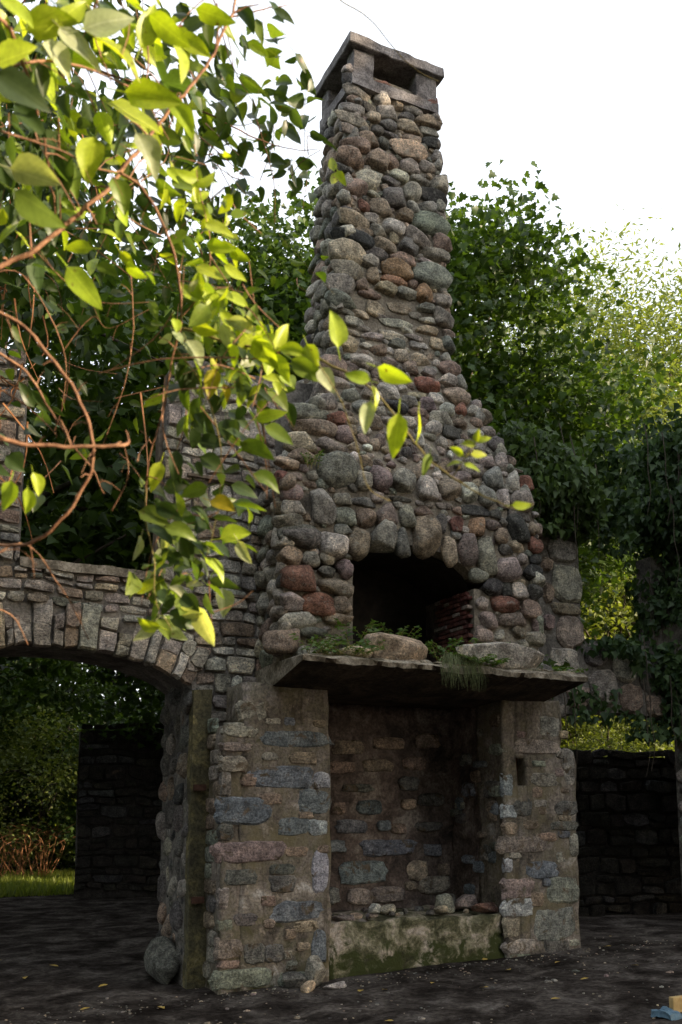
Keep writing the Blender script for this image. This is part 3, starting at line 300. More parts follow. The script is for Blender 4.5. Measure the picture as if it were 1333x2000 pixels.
def joined(name, items, mat, parent):   # items: (mesh, matrix, colour) -> one mesh
    V, Fc, Cc, off = [], [], [], 0
    for me, M, c in items:
        n = len(me.vertices); a = np.empty(n * 3, 'f'); me.vertices.foreach_get('co', a); a = a.reshape(-1, 3)
        Mn = np.array(M); V.append(a @ Mn[:3, :3].T + Mn[:3, 3])
        f = np.array([list(p.vertices) for p in me.polygons]); Fc.append(f + off); off += n
        Cc.append(np.tile(np.array(c, 'f'), (n, 1)))
    me = bpy.data.meshes.new(name); V = np.vstack(V)
    me.from_pydata(V.tolist(), [], np.vstack(Fc).tolist())
    me.polygons.foreach_set('use_smooth', [True] * len(me.polygons))
    at = me.attributes.new('col', 'FLOAT_COLOR', 'POINT'); at.data.foreach_set('color', np.vstack(Cc).astype('f').ravel())
    o = link(name, me, mat, parent); o['kind'] = 'stuff'; return o

# ------------------------------------------------------------------ ground
def gz(x, y):
    return .06 + .035 * clamp(x, 0, 4) * (1 - sstep(2.5, 6, y)) - .06 * sstep(3, 9, y)
def gz_n(x, y):
    p = Vector((x, y, 0)); return gz(x, y) + .018 * noise.noise(p * 1.7) + .010 * noise.noise(p * 6) - .004
def build_ground():
    ax = np.concatenate([-np.geomspace(8, 400, 22)[::-1], np.linspace(-7.8, 11, 150), np.geomspace(11.3, 400, 22)])
    ay = np.concatenate([-np.geomspace(9, 400, 20)[::-1], np.linspace(-8.8, 14, 170), np.geomspace(14.3, 600, 22)])
    V = [(x, y, gz_n(x, y) if abs(x) < 15 and abs(y) < 20 else gz(x, y)) for y in ay for x in ax]
    nx = len(ax); Fc = [(j*nx+i, j*nx+i+1, (j+1)*nx+i+1, (j+1)*nx+i) for j in range(len(ay)-1) for i in range(nx-1)]
    me = bpy.data.meshes.new('ground'); me.from_pydata(V, [], Fc); me.polygons.foreach_set('use_smooth', [True] * len(Fc))
    tag(link('ground', me, GROUND), 'dark trodden dirt floor in front of the fireplace', 'ground', kind='structure')
build_ground()

# ------------------------------------------------------------------ chimney
chimney = thing('chimney', 'tall fieldstone chimney with two fireplaces one above the other', 'chimney')
def yf(z):
    if z < 4.3: return -.15
    if z < 5.85: return lerp(-.15, .3, (z - 4.3) / 1.55)
    return .3 + .03 * (z - 5.85) / 2.85
def xl(z):
    if z < 4.25: return .48
    if z < 5.75: return lerp(.48, 1.16, ((z - 4.25) / 1.5) ** .85)
    return lerp(1.16, 1.41, (z - 5.75) / 2.95)
def xr(z):
    if z < 4.35: return 3.1
    if z < 5.85: return lerp(3.1, 2.46, ((z - 4.35) / 1.5) ** .9)
    return lerp(2.46, 2.32, (z - 5.85) / 2.85)
YB = 1.0
OPX0, OPX1 = 1.10, 2.40
SOOT = mat_plain('soot', (.012, .010, .009), (.03, .025, .02), 8)
def arch_z(x): return 3.46 + .33 * math.sqrt(max(0, 1 - ((x - 1.73) / .68) ** 2))
G = .022   # mortar lies this far behind the nominal stone face
bm = bmesh.new()
add_box(bm, .47 + G, OPX0 + .03, -.15 + G, .9, 2.6, 3.46)
add_box(bm, OPX1 - .03, 3.1 - G, -.15 + G, .24, 2.6, 3.46)
xs = [.47 + G] + list(np.linspace(OPX0 + .03, OPX1 - .03, 14)) + [3.1 - G]
extrude_xz(bm, [(xs[0], 3.46)] + [(x, arch_z(x)) for x in xs[1:-1]] + [(xs[-1], 3.46), (xs[-1], 4.25), (xs[0], 4.25)], -.15 + G, .9)
rough(bm, 0, 0)
levels = [4.25, 4.5, 4.8, 5.1, 5.4, 5.7, 5.9]
rings = []
for z in levels: rings.append([bm.verts.new(p) for p in ((xl(z)+G, yf(z)+G, z), (xr(z)-G, yf(z)+G, z), (xr(z)-G, YB-.02, z), (xl(z)+G, YB-.02, z))])
for a, b in zip(rings, rings[1:]):
    for k in range(4): bm.faces.new((a[k], a[(k+1)%4], b[(k+1)%4], b[k]))
bm.faces.new(rings[-1])
breast = from_bm('breast', bm, MORTAR, chimney)
bm = bmesh.new(); rings = []
for z in np.linspace(5.86, 8.72, 12): rings.append([bm.verts.new(p) for p in ((xl(z)+G, yf(z)+G, z), (xr(z)-G, yf(z)+G, z), (xr(z)-G, YB, z), (xl(z)+G, YB, z))])
for a, b in zip(rings, rings[1:]):
    for k in range(4): bm.faces.new((a[k], a[(k+1)%4], b[(k+1)%4], b[k]))
bm.faces.new(rings[-1])
stack = from_bm('stack', bm, MORTAR, chimney)
# firebox lining
bm = bmesh.new()
add_box(bm, OPX0 - .1, OPX1 + .3, .72, .88, 2.6, 4.1)
add_box(bm, OPX0 - .12, OPX0 + .028, -.05, .73, 2.6, 3.38)
rough(bm, .2, .012, 6)
firebox = from_bm('firebox_lining', bm, SOOT, chimney)
bm = bmesh.new(); aa = list(np.linspace(OPX0 - .02, OPX1 + .02, 16)); extrude_xz(bm, [(x, arch_z(x) - .012) for x in aa] + [(x, arch_z(x) - .03) for x in aa[::-1]], .0, .74); from_bm('firebox_soffit', bm, SOOT, firebox)

cob = []   # (importance, parent, mesh, matrix, colour)
taken = []
def pick(block): return random.choice(BLOCK if block else ROUND)
for (x, z, w, h, c, fl) in FRONT:
    taken.append((x, z, w, h)); big = min(w, h)
    if fl:
        d = .07; y = yf(z) + .02
    else:
        d = clamp(.95 * big, .07, .26); y = yf(z) + .012
    M = cobble_mat((x, y, z), (0, -1, 0.0), w * 1.08, h * 1.10, d, random.uniform(-.13, .13) + (.0 if fl else -.03))
    cob.append((w * h, stack if z > 5.86 else breast, pick(fl or random.random() < .3), M, jit(PAL[c])))
fillcol = 'ggggbbbdnptgw'
def clear(x, z, w, h, lst, f=.86):
    for (a, b, c, d) in lst:
        dx = (x - a) / ((w + c) * .5 * f); dz = (z - b) / ((h + d) * .5 * f)
        if dx * dx + dz * dz < 1: return False
    return True
for size, tries in ((.2, 900), (.14, 1600), (.10, 2600), (.07, 3000)):
    for _ in range(tries):
        z = random.uniform(2.7, 8.66); x = random.uniform(xl(z) + .03, xr(z) - .03)
        w = size * random.uniform(.85, 1.3); h = size * random.uniform(.6, .95)
        if z < 3.78 and OPX0 - .05 < x < OPX1 + .03 and z < arch_z(x) + h * .45: continue
        if 5.95 < z < 6.45 and 1.2 < x < 2.35: continue
        if z > 8.5 and x > 1.6: continue
        if clear(x, z, w, h, taken):
            taken.append((x, z, w, h))
            M = cobble_mat((x, yf(z) + .025, z), (0, -1, 0), w * 1.05, h * 1.08, clamp(h * .95, .05, .16), random.uniform(-.3, .3))
            cob.append((w * h, stack if z > 5.86 else breast, pick(random.random() < .25), M, jit(PAL[random.choice(fillcol)])))
# left and right flanks
for side in (-1, 1):
    tk = []
    for size, tries in ((.21, 700), (.15, 1400), (.10, 2200)):
        for _ in range(tries):
            z = random.uniform(2.72, 8.6); ymax = .38 if z < 5.3 else YB
            y = random.uniform(yf(z) + .03, ymax)
            w = size * random.uniform(.85, 1.35); h = size * random.uniform(.65, .95)
            if clear(y, z, w, h, tk):
                tk.append((y, z, w, h)); x = (xl(z) + .02) if side < 0 else (xr(z) - .02)
                M = cobble_mat((x, y, z), (side, 0, 0), w * 1.08, h * 1.1, clamp(h * .95, .06, .2), random.uniform(-.25, .25))
                cob.append((w * h * (.9 if side < 0 else .05), stack if z > 5.86 else breast, pick(random.random() < .25), M, jit(PAL[random.choice('gggwgdnb')])))
cob.sort(key=lambda q: -q[0])
for i, (a, par, me, M, c) in enumerate(cob[:300]): place_cobble(par, me, M, c)
for par in (breast, stack):
    joined('small_cobbles', [(me, M, c) for (a, p, me, M, c) in cob[300:] if p is par], STONE_A, par)

# cap: ring, corner posts, covering slab
cx0, cx1, cy0, cy1 = 1.335, 2.33, .27, 1.03
def piece(name, boxes, mat, parent, cut=.12, amp=.006, seed=0, sc=9):
    bm = bmesh.new()
    for b in boxes: add_box(bm, *b)
    bmesh.ops.bevel(bm, geom=[e for e in bm.edges], offset=.008, segments=1, affect='EDGES')
    rough(bm, cut, amp, sc, seed)
    return from_bm(name, bm, mat, parent)
bm = bmesh.new()
for b in ((cx0, cx1, cy0, cy0 + .14, 8.50, 8.615), (cx0, cx1, cy1 - .14, cy1, 8.50, 8.615), (cx0, cx0 + .14, cy0 + .14, cy1 - .14, 8.50, 8.615), (cx1 - .14, cx1, cy0 + .14, cy1 - .14, 8.50, 8.615)):
    add_box(bm, *b)
rough(bm, .07, .012, 8, 3)
cap_ring = from_bm('cap_ring', bm, CONC, chimney)
for px0, px1 in ((cx0 + .02, cx0 + .25), (cx1 - .26, cx1 - .02)):
    for py0, py1 in ((cy0 + .01, cy0 + .16), (cy1 - .16, cy1 - .01)):
        piece('cap_post', [(px0, px1, py0, py1, 8.60, 8.90)], CONC, chimney, .07, .010, px0 * 9)
piece('cap_slab', [(cx0 - .045, cx1 + .04, cy0 - .05, cy1 + .05, 8.895, 9.005)], CONC, chimney, .06, .014, 5, 7)

# mantel slab: thick concrete sheet, underside falling back to the wall
bm = bmesh.new()
MX0, MX1 = .45, 3.22
prof = [(-.61, 2.66), (-.645, 2.635), (-.635, 2.595), (-.58, 2.58), (0.0, 2.47), (.42, 2.44), (.42, 2.64), (.0, 2.665)]
ns = 60; rr = []
for i in range(ns + 1):
    x = lerp(MX0, MX1, i / ns); row = []
    for k, (y, z) in enumerate(prof):
        e = noise.noise(Vector((x * 4, k * .3, 2))) * .03 + noise.noise(Vector((x * 13, k * .5, 5))) * .022 + noise.noise(Vector((x * 31, k, 8))) * .010
        if k > 3: e *= .3
        row.append(bm.verts.new((x + (.015 * noise.noise(Vector((k, x, 3))) if i in (0, ns) else 0), y + e, z + e * .7)))
    rr.append(row)
for a, b in zip(rr, rr[1:]):
    for k in range(8): bm.faces.new((a[k], b[k], b[(k+1) % 8], a[(k+1) % 8]))
bm.faces.new(rr[0]); bm.faces.new(rr[-1][::-1])
bmesh.ops.recalc_face_normals(bm, faces=bm.faces)
mantel = from_bm('mantel_slab', bm, SLABM, chimney); mantel.data.materials.append(DARKCONC)
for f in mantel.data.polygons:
    if f.normal.z < -.5: f.material_index = 1  # underside faces take the darker concrete
# crumbled topping along the slab front
for i in range(15):
    x = lerp(MX0 + .06, MX1 - .08, (i + random.uniform(.2, .8)) / 15)
    o = place_cobble(mantel, random.choice(BLOCK), cobble_mat((x, -.50 + random.uniform(-.03, .12), 2.668), (0, -1, 0), random.uniform(.12, .3), random.uniform(.03, .06), random.uniform(.1, .2), 0), jit((.24, .21, .16)))
    o.name = 'topping_piece'

# lower piers, niche, hearth
def wall_stone(name, parent, cx, cz, w, h, yface, color, mat, proud=.014, axis='Y', ragged=.22, n=16, p=5.0):
    bm = bmesh.new(); s = random.uniform(0, 100); rings = []
    for k, (sc, dy) in enumerate(((1.0, .05), (1.0, 0.0), (.84, -proud), (.45, -proud * 1.25)) if proud > .012 else ((1.06, .03), (.98, .012), (.82, -.008), (.4, -.012))):
        ring = []
        for i in range(n):
            a = 6.2832 * i / n; ca, sa = math.cos(a), math.sin(a)
            r = (abs(ca) ** p + abs(sa) ** p) ** (-1 / p) * (1 + ragged * noise.noise(Vector((ca * 1.6 + s, sa * 1.6, s))) + ragged * .6 * noise.noise(Vector((ca * 4 + s, sa * 4, 1))))
            u, v = ca * r * sc * w / 2, sa * r * sc * h / 2
            dd = dy + (.006 * noise.noise(Vector((u * 20 + s, v * 20, 3))) if k > 1 else 0)
            ring.append(bm.verts.new((u, dd, v)))
        rings.append(ring)
    for a, b in zip(rings, rings[1:]):
        for i in range(n): bm.faces.new((a[i], a[(i+1) % n], b[(i+1) % n], b[i]))
    bm.faces.new(rings[-1]); bmesh.ops.recalc_face_normals(bm, faces=bm.faces)
    o = from_bm(name, bm, mat, parent); o.color = color
    if axis == 'Y': o.location = (cx, yface, cz)
    elif axis == '-X': o.location = (yface, cx, cz); o.rotation_euler = (0, 0, R(-90))
    elif axis == 'X': o.location = (yface, cx, cz); o.rotation_euler = (0, 0, R(90))
    return o
def pier(x0, x1, ztop, seed, slot=None):
    bm = bmesh.new()
    add_box(bm, x0 + .17, x1, 0, .42, -.2, ztop); add_box(bm, x0, x0 + .17, 0, .42, -.2, ztop - .35)
    bmesh.ops.remove_doubles(bm, verts=bm.verts, dist=.0005)
    rough(bm, .06, .026, 3.2, seed, .014)
    if slot:
        pass
    return from_bm('pier', bm, PIERM, chimney, True)
pL = pier(.03, .97, 2.49, 1)
bm = bmesh.new()
SX0, SX1, SZ0, SZ1 = 2.885, 2.995, 1.68, 1.95
for b in ((2.74, SX0, 0, .42, -.2, 2.50), (SX1, 3.58, 0, .42, -.2, 2.0), (SX1, 3.42, 0, .42, 2.0, 2.50), (SX0, SX1, 0, .42, -.2, SZ0), (SX0, SX1, 0, .42, SZ1, 2.50)): add_box(bm, *b)
bmesh.ops.remove_doubles(bm, verts=bm.verts, dist=.0005)
rough(bm, .06, .022, 3.2, 4, .012)
pR = from_bm('pier', bm, PIERM, chimney, True)
bm = bmesh.new(); add_box(bm, SX0 - .02, SX1 + .02, .13, .17, SZ0 - .03, SZ1 + .03); from_bm('slot_lining', bm, DARKW, pR)
for par, lst in ((pL, PIER_LEFT), (pR, PIER_RIGHT)):
    for (x, z, w, h, c) in lst:
        lo, hi = (.03, .97) if par is pL else (2.74, 3.58)
        if z > 2.36 or (abs(x - 2.94) < w / 2 + .07 and abs(z - 1.82) < h / 2 + .14): continue
        a, b = max(x - w / 2, lo - .012), min(x + w / 2, hi + .012)
        wall_stone('stone', par, (a + b) / 2, z, (b - a) * 1.16, h * 1.2, -.004, jit(PAL[c], .12), PSTONE, .010)
tkp = [(x, z, w, h) for (x, z, w, h, c) in PIER_LEFT + PIER_RIGHT]
for _ in range(170):      # smaller stones between the named ones
    par = random.choice((pL, pR)); lo, hi = (.06, .94) if par is pL else (2.78, 3.54)
    x = random.uniform(lo, hi); z = random.uniform(.15, 2.2); w = random.uniform(.08, .16); h = random.uniform(.05, .08)
    if abs(x - 2.94) < .13 and 1.6 < z < 2.05: continue
    if clear(x, z, w, h, tkp, 1.0):
        tkp.append((x, z, w, h)); wall_stone('stone', par, x, z, w * 1.2, h * 1.2, -.003, jit(PAL[random.choice('bbgtpnB')]), PSTONE, .010)
for k in range(16):        # flank of the left pier
    wall_stone('stone', pL, random.uniform(.06, .34), .2 + k * .13, random.uniform(.2, .34), .13, .022, jit(PAL[random.choice('gbdn')]), PSTONE, .010, '-X')
bm = bmesh.new(); add_box(bm, .90, 2.82, .88, 1.05, .3, 2.47); rough(bm, .1, .016, 3.5, 6, .008)
niche = from_bm('niche_back', bm, NICHEM, chimney, True)
for (x, z, w, h, c) in NICHE:
    if .95 < x < 2.74: wall_stone('stone', niche, x, z, min(w, 2 * (2.74 - x)), h, .866, jit(PAL[c], .1), PSTONE, .018)
bm = bmesh.new()
add_box(bm, 2.752, 2.90, .40, .93, .3, 2.47)
rough(bm, .07, .03, 6, 9, .015); cheek = from_bm('niche_cheek', bm, NICHEM, chimney)
bm = bmesh.new(); add_box(bm, .80, .955, .40, .93, .3, 2.47); rough(bm, .07, .03, 6, 10, .015); from_bm('niche_cheek', bm, NICHEM, chimney)
for k in range(26):
    wall_stone('stone', cheek, random.uniform(.08, .82), random.uniform(.6, 2.3), random.uniform(.1, .24), random.uniform(.06, .13), 2.738, jit(PAL[random.choice('gdbnB')]), PSTONE, .02, '-X')
bm = bmesh.new(); add_box(bm, .955, 2.755, .05, .90, -.2, .53)
rough(bm, .045, .045, 4.5, 12, .028); from_bm('hearth', bm, HEARTHM, chimney, True)

bm = bmesh.new(); add_box(bm, .80, 2.90, .40, 1.04, 2.455, 2.60); from_bm('niche_ceiling', bm, DARKCONC, chimney)
# brick pillar in the upper firebox
bp = bmesh.new(); add_box(bp, -.05, .05, -.032, .032, -.017, .017)
bmesh.ops.bevel(bp, geom=bp.edges[:], offset=.004, segments=1, affect='EDGES'); rough(bp, 0, .004, 20)
bme = bpy.data.meshes.new('brick'); bp.to_mesh(bme); bp.free(); bme.materials.append(BRICKM)
for row in range(18):
    for k in range(5):
        o = bpy.data.objects.new('brick', bme); col.objects.link(o); o.parent = firebox
        o.location = (2.352 + random.uniform(-.012, .008), -.055 + k * .108 + (.05 if row % 2 else 0), 2.68 + row * .044)
        o.rotation_euler = (random.uniform(-.03, .03), 0, R(90) + random.uniform(-.06, .06)); o.color = jit(random.choice(((.11, .04, .035), (.13, .055, .045), (.08, .035, .03), (.26, .22, .20), (.12, .05, .042))))
bm = bmesh.new(); add_box(bm, 2.375, 2.86, .25, .73, 2.6, 3.46); from_bm('brick_core', bm, NICHEM, firebox)

# ------------------------------------------------------------------ coursed rubble walls
def rubble(parent, u0, u1, v0, v1, keep, place, aw=.2, ah=.095, pal='gggwbdnp', gap=.010, seed=1, proud=.03, limit=300):
    r = random.Random(seed); v = v0; n = 0
    warp = lambda u, w: (u + .035 * noise.noise(Vector((u * 3, w * 3, seed))), w + .075 * noise.noise(Vector((u * 2.0, w * 2.0, seed + 9))))
    while v < v1 and n < limit:
        hh = ah * r.uniform(.5, 1.6); u = u0 - r.uniform(0, aw)
        while u < u1 and n < limit:
            ww = aw * r.uniform(.55, 1.7)
            cells = [(u, u + ww, v, v + hh)]
            if hh > ah * 1.15 and r.random() < .35: 
                m = r.uniform(.4, .6); cells = [(u, u + ww, v, v + hh * m), (u, u + ww, v + hh * m, v + hh)]
            elif ww > aw * 1.3 and r.random() < .3:
                m = r.uniform(.35, .65); cells = [(u, u + ww * m, v, v + hh), (u + ww * m, u + ww, v, v + hh)]
            for a, b, c, d in cells:
                a, b = max(a, u0), min(b, u1)
                if b - a < .03: continue
                if not keep((a + b) / 2, (c + d) / 2, b - a, d - c): continue
                poly = []
                for (p, q, p2, q2) in ((a, c, b, c), (b, c, b, d), (b, d, a, d), (a, d, a, c)):
                    for t in (0, .5):
                        pu, pv = lerp(p, p2, t), lerp(q, q2, t)
                        pu += ((a + b) / 2 - pu) * (.18 if t == 0 else .04) * r.random(); pv += ((c + d) / 2 - pv) * (.45 if t == 0 else .12) * r.random()
                        cu, cv = (a + b) / 2, (c + d) / 2
                        pu += math.copysign(gap / 2, cu - pu) if abs(cu - pu) > .01 else 0
                        pv += math.copysign(gap / 2, cv - pv) if abs(cv - pv) > .01 else 0
                        poly.append(warp(pu, pv))
                place(parent, poly, r, pal, proud); n += 1
            u += ww
        v += hh
    return n
def poly_stone(parent, poly, r, pal, proud, to3, name='stone', mat=None, colr=None):
    bm = bmesh.new(); n = len(poly); cu = sum(p[0] for p in poly) / n; cv = sum(p[1] for p in poly) / n
    k = proud * r.uniform(.55, 1.4); tu, tv = r.uniform(-.12, .12), r.uniform(-.15, .12); rings = []
    for sc, d in ((1, -.05), (1, k * .45), (.90, k * .95)):
        rings.append([bm.verts.new(to3(cu + (p[0] - cu) * sc, cv + (p[1] - cv) * sc, d + (r.uniform(-.006, .006) + (p[0] - cu) * tu + (p[1] - cv) * tv if d > 0 else 0))) for p in poly])
    for a, b in zip(rings, rings[1:]):
        for i in range(n): bm.faces.new((a[i], a[(i+1) % n], b[(i+1) % n], b[i]))
    c = bm.verts.new(to3(cu + r.uniform(-.2, .2) * .1, cv, k * r.uniform(.95, 1.2)))
    for i in range(n): bm.faces.new((rings[-1][i], rings[-1][(i+1) % n], c))
    bmesh.ops.recalc_face_normals(bm, faces=bm.faces)
    o = from_bm(name, bm, mat or RUBBLE, parent); o.color = colr or jit(PAL[r.choice(pal)], .2)
    return o
def frontY(y): return lambda u, v, d: (u, y - d, v)
def faceL(x): return lambda u, v, d: (x - d, u, v)

# left wall with the segmental arch below and a window gap above
lw = thing('ruined_wall', 'grey rubble stone wall with a low arch and window gap left of the chimney', 'wall')
AX0, AX1 = -2.33, -.11; ACX = (AX0 + AX1) / 2
def aint(x): 
    t = clamp((x - ACX) / ((AX1 - AX0) / 2), -1, 1); return 2.50 + .265 * (1 - t * t) ** .75
bm = bmesh.new()
arc = [(x, aint(x)) for x in np.linspace(AX1, AX0, 22)]
extrude_xz(bm, [(.6, -.2), (.6, 3.36), (-3.4, 3.36), (-3.4, -.2), (AX0, -.2)] + arc[::-1] + [(AX1, -.2)], .40, 1.22)
b2 = bmesh.new(); extrude_xz(b2, [(-.39, 3.36), (1.1, 3.36), (1.1, 5.40), (.9, 5.36), (.3, 5.33), (-.1, 5.38), (-.33, 5.3), (-.36, 4.8), (-.39, 4.75)], .40, .72)
me2 = bpy.data.meshes.new('t'); b2.to_mesh(me2); bm.from_mesh(me2); b2.free()
b2 = bmesh.new(); extrude_xz(b2, [(-3.4, 3.36), (-1.53, 3.36), (-1.53, 4.9), (-1.9, 5.2), (-3.4, 5.6)], .40, .85)
b2.to_mesh(me2); bm.from_mesh(me2); b2.free()
lw_m = from_bm('masonry', bm, WALLM, lw)
def keepL(u, v, w, h):
    if v < 3.36:
        if u > AX1 - .02: return (v > 2.2 or u < .1)
        if u < AX0 : return v > .1 and u > -2.7
        return v > aint(u) + .29
    if u > -.39: return v < 5.32
    return u < -1.53 and v < 4.9
plc = lambda par, poly, r, pal, proud: poly_stone(par, poly, r, pal, proud, frontY(.40))
rubble(lw, -.39, .62, 2.15, 5.36, lambda u, v, w, h: v < 5.3 and (u > -.10 or v > 3.0 or v > aint(u) + .30), plc, .20, .145, 'gwwwgwgtgb', seed=3, limit=230, gap=.006)
rubble(lw, -2.45, -.40, 2.5, 3.30, keepL, plc, .16, .09, 'ggbwgnt', seed=8, limit=70)
rubble(lw, -2.3, -1.53, 3.40, 5.0, lambda u, v, w, h: True, plc, .24, .13, 'gbbdgt', seed=9, limit=60)
# voussoirs
r = random.Random(4); x = AX0 - .02
while x < AX1 - .02:
    w = r.uniform(.06, .15); x2 = min(x + w, AX1 + .06)
    def nrm(q): 
        e = .01; s = (aint(q + e) - aint(q - e)) / (2 * e); s = clamp(s, -1.1, 1.1); v = Vector((-s, 1)).normalized(); return v
    n0, n1 = nrm(clamp(x, AX0 + .06, AX1 - .06)), nrm(clamp(x2, AX0 + .06, AX1 - .06)); hh = r.uniform(.2, .36); g = .006
    P0, P1 = (x + g, aint(clamp(x, AX0 + .04, AX1 - .04)) - .015), (x2 - g, aint(clamp(x2, AX0 + .04, AX1 - .04)) - .015)
    spl = r.random() < .55; m_ = r.uniform(.35, .65); seg = [(0, hh)] if not spl else [(0, hh * m_), (hh * (m_ + .03), hh)]
    for s0, s1 in seg:
        q = [(P0[0] + n0.x * s0, P0[1] + n0.y * s0 - r.uniform(-.01, .03)), (P1[0] + n1.x * s0, P1[1] + n1.y * s0 - r.uniform(-.01, .03)), (P1[0] + n1.x * s1, P1[1] + n1.y * s1 + r.uniform(-.03, .02)), (P0[0] + n0.x * s1, P0[1] + n0.y * s1 + r.uniform(-.03, .02))]
        poly = []
        for i in range(4):
            a, b = q[i], q[(i + 1) % 4]
            poly += [a, ((a[0] + b[0]) / 2 + r.uniform(-.012, .012), (a[1] + b[1]) / 2 + r.uniform(-.018, .014))]
        poly_stone(lw, poly, r, 'gbtgwg', .045, frontY(.40), 'voussoir')
    x = x2
# coping on the sill
bm = bmesh.new(); add_box(bm, -1.53, -.38, .35, 1.2, 3.345, 3.42); rough(bm, .1, .012, 6, 2); from_bm('sill_coping', bm, SLABM, lw)
bm = bmesh.new(); add_box(bm, -.435, -.385, .45, .56, 3.42, 4.72); rough(bm, .15, .006, 4); from_bm('window_frame_post', bm, WOODM, lw)
for z, u0, u1 in ((4.30, -.2, .42), (3.28, .05, .42)):
    bm = bmesh.new(); add_box(bm, u0, u1, .345, .43, z - .012, z + .012); rough(bm, .1, .008, 5); from_bm('iron_strip', bm, WOODM, lw)
# jamb between arch and pier
bm = bmesh.new(); add_box(bm, -.115, .045, .335, .45, -.1, 2.46); rough(bm, .08, .014, 4, 3, .006); jamb = from_bm('jamb_post', bm, JAMBM, lw)
for z, h in ((1.62, .05), (.72, .05)):
    bm = bmesh.new(); add_box(bm, -.10, .0, .30, .36, z, z + h); from_bm('jamb_socket', bm, DARKW, lw)
# cobbles in the arch reveal
tk = []
for size, tries in ((.26, 300), (.17, 700), (.11, 700)):
    for _ in range(tries):
        y = random.uniform(.5, 1.2); z = random.uniform(.25, 2.45); w = size * random.uniform(.8, 1.3); h = size * random.uniform(.7, 1)
        if clear(y, z, w, h, tk):
            tk.append((y, z, w, h))
            place_cobble(lw, pick(False), cobble_mat((AX1 + .02, y, z), (-1, 0, 0), w, h, h * .6, random.uniform(-.3, .3)), jit(PAL[random.choice('gdddkb')]))
o = place_cobble(lw, ROUND[3], cobble_mat((-.2, .75, .2), (-1, 0, 0), .5, .4, .26, .2), jit(PAL['d']))

# right wall: window jamb strip, lintel course, pillar
rw = thing('ruined_wall', 'ivy covered rubble wall with window gap right of the chimney', 'wall')
bm = bmesh.new()
extrude_xz(bm, [(3.0, 2.42), (4.06, 2.42), (4.5, 2.46), (5.0, 2.44), (5.5, 2.36), (5.5, -.2), (7.4, -.2), (7.4, 4.2), (5.05, 4.2), (5.05, 3.20), (4.05, 3.20), (4.05, 4.7), (3.6, 5.1), (3.0, 5.3)], .40, .62)
bm2 = bmesh.new(); add_box(bm2, 3.0, 3.50, .40, .62, -.2, 2.42); m3 = bpy.data.meshes.new('t2'); bm2.to_mesh(m3); bm.from_mesh(m3); bm2.free()
from_bm('masonry', bm, WALLM, rw)
for (x, z, w, h, c) in [(3.83, 4.12, .38, .25, 'g'), (3.88, 3.77, .36, .42, 'g'), (3.86, 3.50, .36, .13, 'b'), (3.90, 3.27, .34, .36, 'P'), (3.30, 4.15, .3, .2, 'b'), (3.62, 3.95, .14, .14, 't'), (3.63, 3.65, .12, .2, 'b'), (3.62, 3.35, .14, .16, 'p'),
                        (3.82, 2.95, .36, .3, 'w'), (4.22, 3.04, .3, .22, 'd'), (4.32, 2.72, .34, .34, 'g'), (3.98, 2.6, .3, .22, 'b'), (4.62, 2.95, .32, .3, 'g'), (4.68, 2.62, .3, .3, 'b'), (5.0, 2.9, .34, .36, 'd'), (5.05, 2.55, .3, .24, 'b'), (3.55, 2.65, .26, .2, 'g'),
                        (3.70, 2.45, .2, .16, 'g'), (3.5, 2.9, .2, .2, 'd')]:
    wall_stone('stone', rw, x, z, w, h, .385, jit(PAL[c], .1), RUBBLE, .035, p=3.5)
for k in range(12):
    place_cobble(rw, pick(False), cobble_mat((5.5, .42 + .03 * (k % 2), .3 + k * .17), (-.6, -.8, 0), .24, .18, .16, random.uniform(-.2, .2)), jit(PAL[random.choice('gdbn')]))

rubble(rw, 5.55, 7.3, .15, 2.4, lambda u, v, w, h: True, plc, .3, .16, 'gbdgtn', seed=31, limit=85)
# back walls of the ruin seen through the openings, and an unseen light blocker
DARKSTONE = mat_stone('shade_dark_stone', lichen=.03)  # back wall stone, darkened in colour to carry the deep shade
DARKWALL = mat_mortar('shade_black_mortar', [(.38, (.018, .016, .014)), (.5, (.035, .03, .026)), (.62, (.06, .052, .045))], 3)  # joints blackened the same way, shade painted into the base colour
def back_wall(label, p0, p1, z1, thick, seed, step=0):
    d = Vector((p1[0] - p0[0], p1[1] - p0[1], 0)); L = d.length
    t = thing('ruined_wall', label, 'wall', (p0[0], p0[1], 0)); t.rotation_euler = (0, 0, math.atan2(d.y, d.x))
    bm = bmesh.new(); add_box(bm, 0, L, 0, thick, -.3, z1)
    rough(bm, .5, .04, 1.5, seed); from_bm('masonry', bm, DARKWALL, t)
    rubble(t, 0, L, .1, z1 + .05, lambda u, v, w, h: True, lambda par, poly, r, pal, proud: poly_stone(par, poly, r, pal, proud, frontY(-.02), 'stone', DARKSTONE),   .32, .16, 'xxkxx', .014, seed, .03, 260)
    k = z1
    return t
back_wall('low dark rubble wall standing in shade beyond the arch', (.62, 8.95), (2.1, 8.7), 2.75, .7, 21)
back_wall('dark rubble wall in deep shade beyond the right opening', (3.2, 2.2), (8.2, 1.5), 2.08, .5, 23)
back_wall('unseen dark cross wall behind the fireplace that keeps light out', (2.6, 1.3), (2.9, 8.2), 2.4, .5, 25)  # out of view, kept only to stop light entering the ruin

